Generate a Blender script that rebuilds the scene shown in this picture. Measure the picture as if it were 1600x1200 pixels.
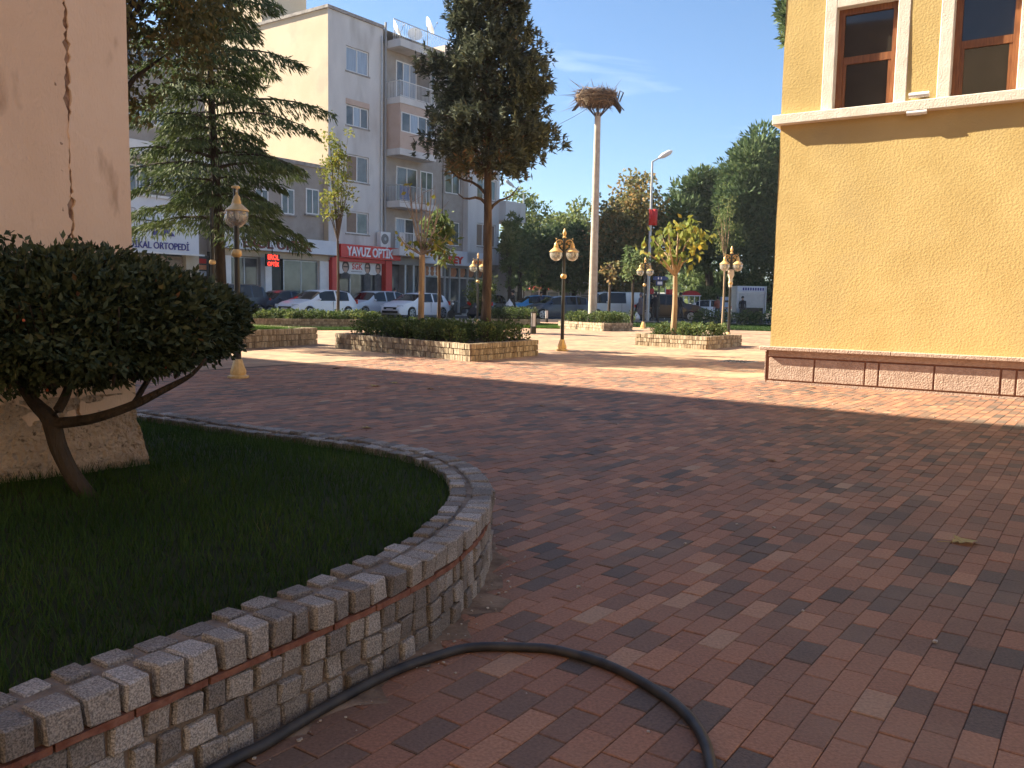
import bpy, bmesh, math, random
import numpy as np
from mathutils import Vector, Matrix
for o in list(bpy.data.objects): bpy.data.objects.remove(o)
SC = bpy.context.scene
COL = SC.collection
rnd = random.Random(7)
PI = math.pi
# ------------------------------------------------------------------ camera
FPX, PITCH, ROLL, EYE = 1340.0, math.atan(130/1340.0), 0.018, 1.25
cp, sp_, cr, sr = math.cos(PITCH), math.sin(PITCH), math.cos(ROLL), math.sin(ROLL)
CF = Vector((0, cp, -sp_)); _u = Vector((0, sp_, cp)); _x = Vector((1, 0, 0))
CR = _x*cr + _u*sr; CU = _u*cr - _x*sr
cam = bpy.data.cameras.new('camera'); camo = bpy.data.objects.new('camera', cam); COL.objects.link(camo)
cam.sensor_width = 36; cam.sensor_fit = 'HORIZONTAL'; cam.lens = 36*FPX/1600
cam.clip_start = .05; cam.clip_end = 6000
m = Matrix.Identity(4)
for i in range(3):
    m[i][0] = CR[i]; m[i][1] = CU[i]; m[i][2] = -CF[i]
m[2][3] = EYE
camo.matrix_world = m; SC.camera = camo
# ------------------------------------------------------------------ light
HAZE = .0003
SUN_EL = math.radians(33.8); SUN_AZ = math.atan2(-.935, .354)      # where the sun stands, clockwise from +Y
W = bpy.data.worlds.new('World'); SC.world = W; W.use_nodes = True
nt = W.node_tree; nt.nodes.clear()
out = nt.nodes.new('ShaderNodeOutputWorld'); bg = nt.nodes.new('ShaderNodeBackground')
sky = nt.nodes.new('ShaderNodeTexSky'); sky.sky_type = 'NISHITA'; sky.sun_disc = False
sky.sun_elevation = SUN_EL; sky.sun_rotation = SUN_AZ; sky.altitude = 100
sky.air_density = 1.0; sky.dust_density = .6; sky.ozone_density = 4.6
bg.inputs['Strength'].default_value = .05
tc = nt.nodes.new('ShaderNodeTexCoord'); mp = nt.nodes.new('ShaderNodeMapping'); mp.inputs['Scale'].default_value = (1.6, 3.2, 6.5)
mp.inputs['Rotation'].default_value = (0, .35, .6)
nz = nt.nodes.new('ShaderNodeTexNoise'); nz.inputs['Scale'].default_value = 2.6; nz.inputs['Detail'].default_value = 7; nz.inputs['Distortion'].default_value = .5
rp = nt.nodes.new('ShaderNodeValToRGB'); rp.color_ramp.elements[0].position = .55; rp.color_ramp.elements[1].position = .85
rp.color_ramp.elements[1].color = (.55, .55, .55, 1)
mx = nt.nodes.new('ShaderNodeMixRGB'); mx.inputs['Color2'].default_value = (8.5, 9.2, 10.5, 1)
L = nt.links.new
L(tc.outputs['Generated'], mp.inputs['Vector']); L(mp.outputs['Vector'], nz.inputs['Vector']); L(nz.outputs['Fac'], rp.inputs['Fac'])
L(rp.outputs['Color'], mx.inputs['Fac']); L(sky.outputs['Color'], mx.inputs['Color1']); L(mx.outputs['Color'], bg.inputs['Color']); L(bg.outputs['Background'], out.inputs['Surface'])
sun = bpy.data.lights.new('sun', 'SUN'); sun.energy = 5.0; sun.angle = math.radians(.53); sun.color = (1, .885, .67)
suno = bpy.data.objects.new('sun', sun); COL.objects.link(suno)
ce = math.cos(SUN_EL)
suno.rotation_euler = Vector((.935*ce, -.354*ce, -math.sin(SUN_EL))).to_track_quat('-Z', 'Y').to_euler()
SC.view_settings.view_transform = 'Standard'; SC.view_settings.look = 'None'
SC.view_settings.exposure = 2.08; SC.view_settings.gamma = 1; SC.view_settings.use_curve_mapping = False
# ------------------------------------------------------------------ helpers
def ray(px, py): return CF + CR*((px-800)/FPX) + CU*((600-py)/FPX)
def at(px, py, Y):
    d = ray(px, py); t = Y/d.y; return Vector((d.x*t, Y, EYE+d.z*t))
def gnd(px, py, z=0.0):
    d = ray(px, py); t = (z-EYE)/d.z; return Vector((d.x*t, d.y*t, z))
def proj(p):
    v = Vector(p)-Vector((0, 0, EYE)); w = v.dot(CF)
    return (800+FPX*v.dot(CR)/w, 600-FPX*v.dot(CU)/w, w)
def gz(x, y):
    t = min(1, max(0, (y-23)/12)); return .15*t*t*(3-2*t)
class Fr:                                                   # a vertical plane: s along u, t along its outward normal n, z up
    def __init__(s, o, u, n): s.o = Vector((o[0], o[1])); s.u = Vector(u).normalized(); s.n = Vector(n).normalized()
    def P(s, a, t, z): q = s.o+s.u*a+s.n*t; return (q.x, q.y, z)
    def hit(s, px, py, t=0.0):
        d = ray(px, py); o = s.o+s.n*t
        k = (o.dot(s.n))/(d.x*s.n.x+d.y*s.n.y)
        q = Vector((d.x*k, d.y*k))-s.o
        return q.dot(s.u), EYE+d.z*k
    def S(s, px, t=0.0, py=470): return s.hit(px, py, t)[0]
    def Z(s, px, py, t=0.0): return s.hit(px, py, t)[1]
def root_loc(o):
    while o is not None and o.parent is not None: o = o.parent
    return o.location if o is not None else Vector((0, 0, 0))
class MB:
    def __init__(s): s.V = []; s.F = []; s.I = []; s.mi = 0
    def add(s, v, f):
        k = len(s.V); s.V += [tuple(p) for p in v]; s.F += [tuple(i+k for i in q) for q in f]; s.I += [s.mi]*len(f); return s
    def hexa(s, v): return s.add(v, [(0, 3, 2, 1), (4, 5, 6, 7), (0, 1, 5, 4), (1, 2, 6, 5), (2, 3, 7, 6), (3, 0, 4, 7)])
    def box(s, c, d, rz=0):
        x, y, z = d[0]/2, d[1]/2, d[2]/2; ca, sa = math.cos(rz), math.sin(rz); v = []
        for dz in (-z, z):
            for dx, dy in ((-x, -y), (x, -y), (x, y), (-x, y)): v.append((c[0]+dx*ca-dy*sa, c[1]+dx*sa+dy*ca, c[2]+dz))
        return s.hexa(v)
    def fbox(s, fr, s0, s1, t0, t1, z0, z1):
        v = [fr.P(a, t, z) for z in (z0, z1) for a, t in ((s0, t0), (s1, t0), (s1, t1), (s0, t1))]
        return s.hexa(v)
    def prism(s, poly, z0, z1):
        n = len(poly); v = [(p[0], p[1], z0) for p in poly]+[(p[0], p[1], z1) for p in poly]
        f = [tuple(range(n-1, -1, -1)), tuple(range(n, 2*n))]+[(i, (i+1) % n, n+(i+1) % n, n+i) for i in range(n)]
        return s.add(v, f)
    def tube(s, pts, rad, n=8, cap=True):
        pts = [Vector(p) for p in pts]; m = len(pts)
        if not hasattr(rad, '__len__'): rad = [rad]*m
        v = []; ref = Vector((.123, .31, .94))
        for i, p in enumerate(pts):
            d = (pts[min(i+1, m-1)]-pts[max(i-1, 0)]).normalized()
            if abs(d.dot(ref)) > .95: ref = Vector((.9, .2, .1))
            a = d.cross(ref).normalized(); b = d.cross(a)
            for k in range(n):
                t = 2*PI*k/n; v.append(p+(a*math.cos(t)+b*math.sin(t))*rad[i])
        f = [(i*n+k, i*n+(k+1) % n, (i+1)*n+(k+1) % n, (i+1)*n+k) for i in range(m-1) for k in range(n)]
        if cap: f += [tuple(range(n-1, -1, -1)), tuple((m-1)*n+k for k in range(n))]
        return s.add(v, f)
    def lathe(s, prof, n=16, c=(0, 0, 0), axis=None):
        v = []; 
        for r, z in prof:
            for k in range(n):
                t = 2*PI*k/n
                q = (r*math.cos(t), r*math.sin(t), z)
                if axis == 'y': q = (q[0], q[2], q[1])
                if axis == 'x': q = (q[2], q[0], q[1])
                v.append((c[0]+q[0], c[1]+q[1], c[2]+q[2]))
        m = len(prof)
        f = [(i*n+k, i*n+(k+1) % n, (i+1)*n+(k+1) % n, (i+1)*n+k) for i in range(m-1) for k in range(n)]
        f += [tuple(range(n-1, -1, -1)), tuple((m-1)*n+k for k in range(n))]
        return s.add(v, f)
    def ball(s, c, r, n=12, m=8, sz=1.0):
        return s.lathe([(max(.001, r*math.sin(PI*i/m)), -r*sz*math.cos(PI*i/m)) for i in range(m+1)], n, c)
    def build(s, name, mat, parent=None, local=False, smooth=False):
        me = bpy.data.meshes.new(name)
        V = s.V
        if not local:
            r = root_loc(parent); V = [(p[0]-r[0], p[1]-r[1], p[2]-r[2]) for p in V]
        me.from_pydata(V, [], s.F)
        mats = mat if isinstance(mat, (list, tuple)) else [mat]
        for q in mats: me.materials.append(q)
        if len(mats) > 1: me.polygons.foreach_set('material_index', s.I)
        bm = bmesh.new(); bm.from_mesh(me); bmesh.ops.recalc_face_normals(bm, faces=bm.faces); bm.to_mesh(me); bm.free()
        if smooth:
            me.polygons.foreach_set('use_smooth', [True]*len(me.polygons))
            try: me.set_sharp_from_angle(angle=math.radians(38))
            except Exception: pass
        o = bpy.data.objects.new(name, me); COL.objects.link(o)
        if parent is not None: o.parent = parent
        return o
def tag(o, label=None, cat=None, group=None, kind=None):
    if label: o['label'] = label
    if cat: o['category'] = cat
    if group: o['group'] = group
    if kind: o['kind'] = kind
    return o
def thing(name, label, cat, loc=(0, 0, 0), rz=0, group=None):
    o = bpy.data.objects.new(name, None); COL.objects.link(o); o.location = loc; o.rotation_euler = (0, 0, rz)
    o.empty_display_size = .2
    return tag(o, label, cat, group)
def kids(o): return [c for c in bpy.data.objects if c.parent == o]
def copy_tree(o, loc, rz, label):
    r = o.copy(); COL.objects.link(r); r.location = loc; r.rotation_euler = (0, 0, rz); r['label'] = label
    for ch in kids(o):
        c = ch.copy(); COL.objects.link(c); c.parent = r
        for g in kids(ch):
            d = g.copy(); COL.objects.link(d); d.parent = c
    return r
# ------------------------------------------------------------------ materials
def mat(name, c1, c2=None, scale=4., detail=5., rough=.8, bump=0., bscale=None, metal=0., spec=.4, rng=(.35, .65), stretch=None, coord='pos', bdist=.02, c3=None, s3=.6, thr=(.52, .72)):
    m = bpy.data.materials.new(name); m.use_nodes = True; n = m.node_tree.nodes; l = m.node_tree.links.new
    b = n['Principled BSDF']; b.inputs['Roughness'].default_value = rough; b.inputs['Metallic'].default_value = metal
    b.inputs['Specular IOR Level'].default_value = spec
    b.inputs['Base Color'].default_value = (*c1, 1)
    if coord == 'pos': g = n.new('ShaderNodeNewGeometry'); src = g.outputs['Position']
    else: g = n.new('ShaderNodeTexCoord'); src = g.outputs['Object']
    if stretch:
        q = n.new('ShaderNodeMapping'); q.inputs['Scale'].default_value = stretch; l(src, q.inputs['Vector']); src = q.outputs['Vector']
    if c2:
        t = n.new('ShaderNodeTexNoise'); t.inputs['Scale'].default_value = scale; t.inputs['Detail'].default_value = detail; l(src, t.inputs['Vector'])
        r = n.new('ShaderNodeValToRGB'); r.color_ramp.elements[0].position = rng[0]; r.color_ramp.elements[1].position = rng[1]
        r.color_ramp.elements[0].color = (*c1, 1); r.color_ramp.elements[1].color = (*c2, 1)
        l(t.outputs['Fac'], r.inputs['Fac']); colr = r.outputs['Color']
        if c3:
            t2 = n.new('ShaderNodeTexNoise'); t2.inputs['Scale'].default_value = scale*s3; t2.inputs['Detail'].default_value = 8; l(src, t2.inputs['Vector'])
            r2 = n.new('ShaderNodeValToRGB'); r2.color_ramp.elements[0].position = thr[0]; r2.color_ramp.elements[1].position = thr[1]
            l(t2.outputs['Fac'], r2.inputs['Fac'])
            x = n.new('ShaderNodeMixRGB'); x.inputs['Color2'].default_value = (*c3, 1); l(r2.outputs['Color'], x.inputs['Fac']); l(colr, x.inputs['Color1']); colr = x.outputs['Color']
        l(colr, b.inputs['Base Color'])
    if bump:
        t3 = n.new('ShaderNodeTexNoise'); t3.inputs['Scale'].default_value = bscale or scale*4; t3.inputs['Detail'].default_value = 6; l(src, t3.inputs['Vector'])
        bp = n.new('ShaderNodeBump'); bp.inputs['Strength'].default_value = bump; bp.inputs['Distance'].default_value = bdist
        l(t3.outputs['Fac'], bp.inputs['Height']); l(bp.outputs['Normal'], b.inputs['Normal'])
    return m
def attr_mat(name, stops, rough=.8, spec=.35, transl=0., nscale=60., namp=.25, bump=0., bscale=80., blotch=None):
    """colour per piece from the face attribute 'rnd', a little grain on top"""
    m = bpy.data.materials.new(name); m.use_nodes = True; n = m.node_tree.nodes; l = m.node_tree.links.new
    b = n['Principled BSDF']; b.inputs['Roughness'].default_value = rough; b.inputs['Specular IOR Level'].default_value = spec
    a = n.new('ShaderNodeAttribute'); a.attribute_name = 'rnd'
    r = n.new('ShaderNodeValToRGB'); e = r.color_ramp.elements
    while len(e) < len(stops): e.new(.5)
    for i, (p, c) in enumerate(stops): e[i].position = p; e[i].color = (*c, 1)
    l(a.outputs['Fac'], r.inputs['Fac']); c = r.outputs['Color']
    if namp:
        g = n.new('ShaderNodeNewGeometry'); t = n.new('ShaderNodeTexNoise'); t.inputs['Scale'].default_value = nscale; t.inputs['Detail'].default_value = 5; l(g.outputs['Position'], t.inputs['Vector'])
        q = n.new('ShaderNodeMapRange'); q.inputs['From Min'].default_value = .25; q.inputs['From Max'].default_value = .75; q.inputs['To Min'].default_value = 1-namp; q.inputs['To Max'].default_value = 1+namp
        l(t.outputs['Fac'], q.inputs['Value']); x = n.new('ShaderNodeMixRGB'); x.blend_type = 'MULTIPLY'; x.inputs['Fac'].default_value = 1
        l(c, x.inputs['Color1']); l(q.outputs['Result'], x.inputs['Color2']); c = x.outputs['Color']
        if blotch:
            t2 = n.new('ShaderNodeTexNoise'); t2.inputs['Scale'].default_value = blotch[0]; t2.inputs['Detail'].default_value = 6; l(g.outputs['Position'], t2.inputs['Vector'])
            r2 = n.new('ShaderNodeValToRGB'); r2.color_ramp.elements[0].position = blotch[2]; r2.color_ramp.elements[1].position = blotch[2]+.22
            r2.color_ramp.elements[1].color = (blotch[3],)*3+(1,)
            l(t2.outputs['Fac'], r2.inputs['Fac']); x2 = n.new('ShaderNodeMixRGB'); x2.inputs['Color2'].default_value = (*blotch[1], 1)
            l(r2.outputs['Color'], x2.inputs['Fac']); l(c, x2.inputs['Color1']); c = x2.outputs['Color']
        if bump:
            t4 = n.new('ShaderNodeTexNoise'); t4.inputs['Scale'].default_value = bscale; t4.inputs['Detail'].default_value = 6; l(g.outputs['Position'], t4.inputs['Vector'])
            bp = n.new('ShaderNodeBump'); bp.inputs['Strength'].default_value = bump; bp.inputs['Distance'].default_value = .006
            l(t4.outputs['Fac'], bp.inputs['Height']); l(bp.outputs['Normal'], b.inputs['Normal'])
    l(c, b.inputs['Base Color'])
    if transl:
        tr = n.new('ShaderNodeBsdfTranslucent'); l(c, tr.inputs['Color']); mxs = n.new('ShaderNodeMixShader'); mxs.inputs['Fac'].default_value = transl
        l(b.outputs['BSDF'], mxs.inputs[1]); l(tr.outputs['BSDF'], mxs.inputs[2]); l(mxs.outputs['Shader'], n['Material Output'].inputs['Surface'])
    return m
def glass_mat(name, tint=(1, 1, 1), gl=.12, milk=.22):
    m = bpy.data.materials.new(name); m.use_nodes = True; n = m.node_tree.nodes; l = m.node_tree.links.new
    n.remove(n['Principled BSDF']); t = n.new('ShaderNodeBsdfTransparent'); t.inputs['Color'].default_value = (*tint, 1)
    g = n.new('ShaderNodeBsdfGlossy'); g.inputs['Roughness'].default_value = .03
    f = n.new('ShaderNodeFresnel'); f.inputs['IOR'].default_value = 1.5
    q = n.new('ShaderNodeMath'); q.operation = 'ADD'; q.inputs[1].default_value = gl; l(f.outputs['Fac'], q.inputs[0])
    x = n.new('ShaderNodeMixShader'); l(q.outputs[0], x.inputs['Fac']); l(t.outputs['BSDF'], x.inputs[1]); l(g.outputs['BSDF'], x.inputs[2]); df = n.new('ShaderNodeBsdfTranslucent'); df.inputs['Color'].default_value = (.8, .78, .72, 1); dd = n.new('ShaderNodeBsdfDiffuse'); dd.inputs['Color'].default_value = (.7, .68, .62, 1)
    ad = n.new('ShaderNodeMixShader'); l(df.outputs[0], ad.inputs[1]); l(dd.outputs[0], ad.inputs[2]); y = n.new('ShaderNodeMixShader'); y.inputs['Fac'].default_value = milk; l(x.outputs['Shader'], y.inputs[1]); l(ad.outputs[0], y.inputs[2])
    l(y.outputs['Shader'], n['Material Output'].inputs['Surface'])
    return m
def emit_mat(name, c, st):
    m = bpy.data.materials.new(name); m.use_nodes = True; b = m.node_tree.nodes['Principled BSDF']
    b.inputs['Base Color'].default_value = (*c, 1); b.inputs['Emission Color'].default_value = (*c, 1); b.inputs['Emission Strength'].default_value = st
    return m
PAVE_STOPS = [(0, (.085, .067, .058)), (.16, (.12, .086, .070)), (.3, (.17, .103, .074)), (.45, (.225, .115, .076)), (.62, (.29, .138, .085)), (.8, (.345, .165, .098)), (.94, (.38, .20, .12)), (1, (.36, .245, .165))]
M = {}
M['paver'] = attr_mat('paver_clay', PAVE_STOPS, rough=.72, spec=.4, nscale=90, namp=.3, bump=.5, bscale=160, blotch=(1.3, (.33, .21, .14), .5, .38))
def far_brick():
    m = bpy.data.materials.new('clay_paving_far'); m.use_nodes = True; n = m.node_tree.nodes; l = m.node_tree.links.new; b = n['Principled BSDF']; b.inputs['Roughness'].default_value = .75
    g = n.new('ShaderNodeNewGeometry'); q = n.new('ShaderNodeMapping'); q.inputs['Rotation'].default_value = (0, 0, -math.radians(54.5)); l(g.outputs['Position'], q.inputs['Vector'])
    t = n.new('ShaderNodeTexBrick'); t.inputs['Scale'].default_value = 1; t.inputs['Brick Width'].default_value = .2; t.inputs['Row Height'].default_value = .1; t.inputs['Mortar Size'].default_value = .004
    t.inputs['Color1'].default_value = (0, 0, 0, 1); t.inputs['Color2'].default_value = (1, 1, 1, 1); t.inputs['Mortar'].default_value = (.05, .05, .05, 1)
    l(q.outputs['Vector'], t.inputs['Vector'])
    r = n.new('ShaderNodeValToRGB'); e = r.color_ramp.elements
    while len(e) < len(PAVE_STOPS): e.new(.5)
    for i, (p, c) in enumerate(PAVE_STOPS): e[i].position = p; e[i].color = (*c, 1)
    l(t.outputs['Color'], r.inputs['Fac'])
    z = n.new('ShaderNodeTexNoise'); z.inputs['Scale'].default_value = 1.2; z.inputs['Detail'].default_value = 7; l(g.outputs['Position'], z.inputs['Vector'])
    r2 = n.new('ShaderNodeValToRGB'); r2.color_ramp.elements[0].position = .42; r2.color_ramp.elements[1].position = .7; r2.color_ramp.elements[0].color = (.25, .25, .25, 1); r2.color_ramp.elements[1].color = (.75, .75, .75, 1); l(z.outputs['Fac'], r2.inputs['Fac'])
    x = n.new('ShaderNodeMixRGB'); x.inputs['Color2'].default_value = (.46, .31, .185, 1); l(r2.outputs['Color'], x.inputs['Fac']); l(r.outputs['Color'], x.inputs['Color1']); l(x.outputs['Color'], b.inputs['Base Color'])  # pale wash puts the sunlit look of the far paving into its colour
    return m
M['far_brick'] = far_brick()
M['sand'] = mat('joint_sand', (.045, .034, .027), (.085, .065, .05), 30, rough=.95)
M['mortar'] = mat('mortar', (.15, .115, .09), (.25, .20, .16), 14, rough=.95, bump=.6, bscale=90)
M['smear'] = mat('sandy_smear', (.15, .10, .07), (.30, .215, .15), 9, rough=.95, bump=.4, bscale=70)
M['tile_band'] = mat('red_tile_band', (.16, .06, .04), (.25, .12, .085), 22, rough=.9, bump=.5, bscale=60)
def granite():
    m = attr_mat('granite', [(0, (.19, .175, .165)), (.35, (.27, .252, .236)), (.7, (.335, .318, .30)), (.92, (.41, .395, .38)), (1, (.36, .27, .23))], rough=.85, nscale=9, namp=.2, bump=.9, bscale=70)
    n = m.node_tree.nodes; l = m.node_tree.links.new; b = n['Principled BSDF']
    old = b.inputs['Base Color'].links[0].from_socket
    g = n.new('ShaderNodeNewGeometry'); v = n.new('ShaderNodeTexNoise'); v.inputs['Scale'].default_value = 210; v.inputs['Detail'].default_value = 3; l(g.outputs['Position'], v.inputs['Vector'])
    r = n.new('ShaderNodeValToRGB'); r.color_ramp.elements[0].position = .38; r.color_ramp.elements[0].color = (.45, .44, .44, 1); r.color_ramp.elements[1].position = .62; r.color_ramp.elements[1].color = (1.15, 1.13, 1.10, 1)
    l(v.outputs['Fac'], r.inputs['Fac']); x = n.new('ShaderNodeMixRGB'); x.blend_type = 'MULTIPLY'; x.inputs['Fac'].default_value = 1; l(old, x.inputs['Color1']); l(r.outputs['Color'], x.inputs['Color2']); l(x.outputs['Color'], b.inputs['Base Color'])
    return m
M['granite'] = granite()
M['tan_stone'] = attr_mat('planter_stone', [(0, (.20, .15, .10)), (.5, (.33, .26, .18)), (1, (.42, .35, .26))], rough=.9, nscale=16, namp=.3, bump=.5, bscale=60)
M['soil'] = mat('soil', (.035, .025, .018), (.07, .05, .035), 12, rough=1, bump=.8, bscale=40)
M['lawn_soil'] = mat('lawn_soil', (.012, .016, .006), (.025, .03, .012), 9, rough=1)
M['grass'] = attr_mat('grass', [(0, (.018, .042, .009)), (.5, (.034, .074, .015)), (.9, (.058, .105, .024)), (.97, (.10, .12, .04)), (1, (.20, .17, .08))], rough=.7, spec=.2, transl=.25, namp=0)  # shaded copy of the grass: shade is darkened into this green
M['grass_sun'] = attr_mat('grass_sunny', [(0, (.05, .11, .02)), (.5, (.09, .17, .03)), (1, (.15, .22, .05))], rough=.7, spec=.2, transl=.3, namp=0)  # sunlit copy of the grass: sunlight is brightened into this green
M['stucco'] = mat('yellow_stucco', (.49, .355, .148), (.545, .40, .175), 2.2, rough=.92, bump=.55, bscale=42, spec=.15, bdist=.016, c3=(.44, .325, .148), s3=.5)
_n = M['stucco'].node_tree.nodes; _l = M['stucco'].node_tree.links.new; _bp = [q for q in _n if q.type == 'BUMP'][0]
_v = _n.new('ShaderNodeTexVoronoi'); _v.feature = 'SMOOTH_F1'; _v.inputs['Scale'].default_value = 36; _v.inputs['Randomness'].default_value = 1; _g = _n.new('ShaderNodeNewGeometry'); _l(_g.outputs['Position'], _v.inputs['Vector'])
_t = _n.new('ShaderNodeTexNoise'); _t.inputs['Scale'].default_value = 90; _t.inputs['Detail'].default_value = 4; _l(_g.outputs['Position'], _t.inputs['Vector']); _m = _n.new('ShaderNodeMath'); _m.operation = 'MULTIPLY_ADD'; _m.inputs[1].default_value = .6; _l(_t.outputs['Fac'], _m.inputs[0]); _l(_v.outputs['Distance'], _m.inputs[2]); _l(_m.outputs[0], _bp.inputs['Height']); _bp.inputs['Strength'].default_value = .2
M['white_plaster'] = mat('white_plaster_trim', (.60, .54, .46), (.70, .64, .56), 5, rough=.85, bump=.35, bscale=50)
M['wood'] = mat('brown_varnished_wood', (.16, .055, .018), (.26, .10, .035), 6, rough=.4, stretch=(8, 8, .7), bump=.2, bscale=30)
M['dark_glass'] = mat('dark_window_glass', (.020, .017, .014), (.035, .03, .025), 1.2, rough=.04, spec=.6)
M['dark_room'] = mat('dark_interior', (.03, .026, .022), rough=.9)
M['pink_stone'] = mat('pink_plinth_stone', (.37, .265, .21), (.46, .345, .28), 16, rough=.9, bump=.7, bscale=45, c3=(.33, .23, .18), s3=.2)
M['joint_brown'] = mat('brown_joint', (.17, .075, .045), (.22, .10, .06), 20, rough=.9)
M['peach'] = mat('peach_plaster', (.72, .52, .38), (.78, .58, .44), 3, rough=.9, bump=.35, bscale=120, stretch=(1, 1, .35), c3=(.50, .34, .24), s3=2.2, thr=(.60, .72))
M['peach_strip'] = mat('peach_corner_plaster', (.75, .55, .41), (.80, .61, .47), 4, rough=.9, bump=.3, bscale=110, stretch=(1, 1, .3), c3=(.52, .36, .26), s3=2.4, thr=(.60, .72))
M['render_rough'] = mat('rough_cement_base', (.60, .45, .33), (.74, .57, .43), 9, rough=.95, bump=1., bscale=38, bdist=.10, c3=(.22, .15, .10), s3=3.4, thr=(.60, .70))
M['crack'] = mat('crack_fill', (.20, .12, .09), (.46, .31, .22), 22, rough=1)
M['black_rubber'] = mat('black_rubber', (.016, .016, .019), (.045, .042, .040), 14, rough=.55, spec=.5)
M['black_metal'] = mat('black_painted_metal', (.018, .017, .016), rough=.4, spec=.5)
M['gold'] = mat('gold_paint', (.70, .47, .20), (.60, .38, .14), 20, rough=.38, metal=.2, spec=.5, coord='obj')
M['globe'] = glass_mat('globe_glass', (.94, .93, .90), .05)
M['bark'] = mat('bark', (.05, .034, .026), (.11, .078, .058), 9, rough=.95, bump=1, bscale=26, stretch=(1, 1, .25), bdist=.03)
M['bark_dark'] = mat('bark_dark', (.028, .020, .015), (.06, .045, .035), 14, rough=.95, bump=1, bscale=50, stretch=(1, 1, .3))
M['bark_pale'] = mat('bark_pale', (.26, .17, .10), (.38, .27, .17), 9, rough=.9, bump=.6, bscale=30, stretch=(1, 1, .3))
M['twig'] = mat('bare_twig', (.25, .19, .15), (.36, .29, .24), 9, rough=.9)
M['lf_spruce'] = attr_mat('spruce_needles', [(0, (.040, .052, .044)), (.5, (.075, .092, .068)), (.85, (.135, .15, .095)), (.98, (.17, .16, .09)), (1, (.24, .16, .09))], transl=.18, namp=0, spec=.25)
M['lf_spruce_dry'] = attr_mat('dry_needles', [(0, (.07, .045, .028)), (.6, (.13, .075, .042)), (1, (.19, .11, .06))], transl=.15, namp=0)
M['lf_cedar'] = attr_mat('cedar_needles', [(0, (.036, .056, .022)), (.5, (.085, .115, .042)), (.9, (.16, .185, .062)), (1, (.22, .22, .085))], transl=.22, namp=0, spec=.25)
M['lf_pine'] = attr_mat('pine_needles', [(0, (.045, .082, .040)), (.5, (.092, .14, .060)), (1, (.18, .22, .09))], transl=.2, namp=0, spec=.25)
M['lf_autumn'] = attr_mat('autumn_leaves', [(0, (.08, .10, .04)), (.4, (.15, .15, .06)), (.7, (.27, .19, .075)), (.9, (.38, .22, .08)), (1, (.42, .32, .15))], transl=.35, namp=0)
M['lf_plane'] = attr_mat('plane_leaves', [(0, (.07, .075, .03)), (.5, (.13, .125, .05)), (.85, (.22, .17, .06)), (1, (.30, .15, .05))], transl=.3, namp=0)
M['lf_green'] = attr_mat('green_leaves', [(0, (.05, .085, .034)), (.5, (.095, .14, .052)), (1, (.19, .22, .085))], transl=.35, namp=0)
M['lf_pale'] = attr_mat('pale_leaves', [(0, (.07, .11, .035)), (.5, (.13, .17, .055)), (1, (.24, .24, .09))], transl=.4, namp=0)
M['lf_yellow'] = attr_mat('yellowing_leaves', [(0, (.07, .10, .02)), (.45, (.16, .19, .04)), (.8, (.30, .27, .05)), (1, (.38, .26, .04))], transl=.4, namp=0)
M['lf_bush'] = attr_mat('bush_leaves', [(0, (.026, .040, .020)), (.6, (.052, .070, .034)), (.96, (.085, .10, .048)), (.99, (.12, .11, .05)), (1, (.18, .09, .045))], rough=.62, spec=.22, transl=.1, namp=0)
M['lf_shrub'] = attr_mat('shrub_leaves', [(0, (.030, .058, .018)), (.5, (.065, .10, .03)), (.9, (.15, .18, .05)), (1, (.26, .25, .08))], transl=.3, namp=0)
M['berry'] = mat('orange_berry', (.45, .09, .03), rough=.4)
M['concrete'] = mat('grey_concrete', (.34, .30, .255), (.45, .405, .35), 5, rough=.9, bump=.3, bscale=30)
M['straw'] = attr_mat('nest_sticks', [(0, (.09, .06, .045)), (.5, (.19, .13, .09)), (1, (.34, .24, .16))], namp=0, rough=.95)
M['dark_steel'] = mat('dark_steel', (.035, .035, .045), (.07, .065, .07), 4, rough=.6)
M['asphalt'] = mat('asphalt', (.045, .043, .042), (.075, .07, .067), 3, rough=.9, bump=.3, bscale=80)
M['kerb'] = mat('kerb_concrete', (.34, .31, .27), (.45, .41, .37), 4, rough=.9)
M['walk'] = mat('sidewalk_slabs', (.28, .25, .22), (.38, .34, .30), 2, rough=.9)
M['grey_wall'] = mat('grey_render', (.56, .54, .53), (.64, .62, .605), 1.1, rough=.9, stretch=(1, 1, .35), c3=(.45, .42, .40), s3=.8, bump=.15, bscale=20)
M['beige_wall'] = mat('beige_render', (.54, .43, .30), (.60, .48, .345), .6, rough=.9, c3=(.48, .39, .29), s3=1.2, bump=.25, bscale=8)
M['dirty_top'] = mat('weathered_coping', (.22, .20, .19), (.36, .33, .31), 3, rough=.95)
M['taupe_wall'] = mat('taupe_render', (.30, .265, .235), (.36, .32, .29), 2, rough=.9)
M['pink_panel'] = mat('pink_panel', (.50, .36, .29), (.55, .41, .34), 2, rough=.8)
M['white'] = mat('white_paint', (.76, .75, .74), (.70, .69, .68), 3, rough=.5)
M['white_sign'] = mat('white_sign_face', (.66, .68, .73), (.60, .62, .68), 1.5, rough=.35)
M['pale_pane'] = mat('pale_blue_pane', (.36, .42, .50), (.24, .29, .36), 3, rough=.08, stretch=(6, 6, .3), spec=.6)  # pale blue glass with vertical streaks, set in some windows
M['pane'] = mat('window_pane', (.05, .055, .06), (.12, .125, .13), 1.3, rough=.05, spec=.6)
M['brown_blind'] = mat('brown_blind', (.22, .15, .11), (.25, .175, .13), 5, rough=.6)
M['green_glass'] = mat('greenish_glass', (.06, .085, .08), (.14, .17, .16), 1, rough=.06, spec=.6)
M['red_sign'] = mat('red_sign', (.58, .028, .022), rough=.35, spec=.5)
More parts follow.
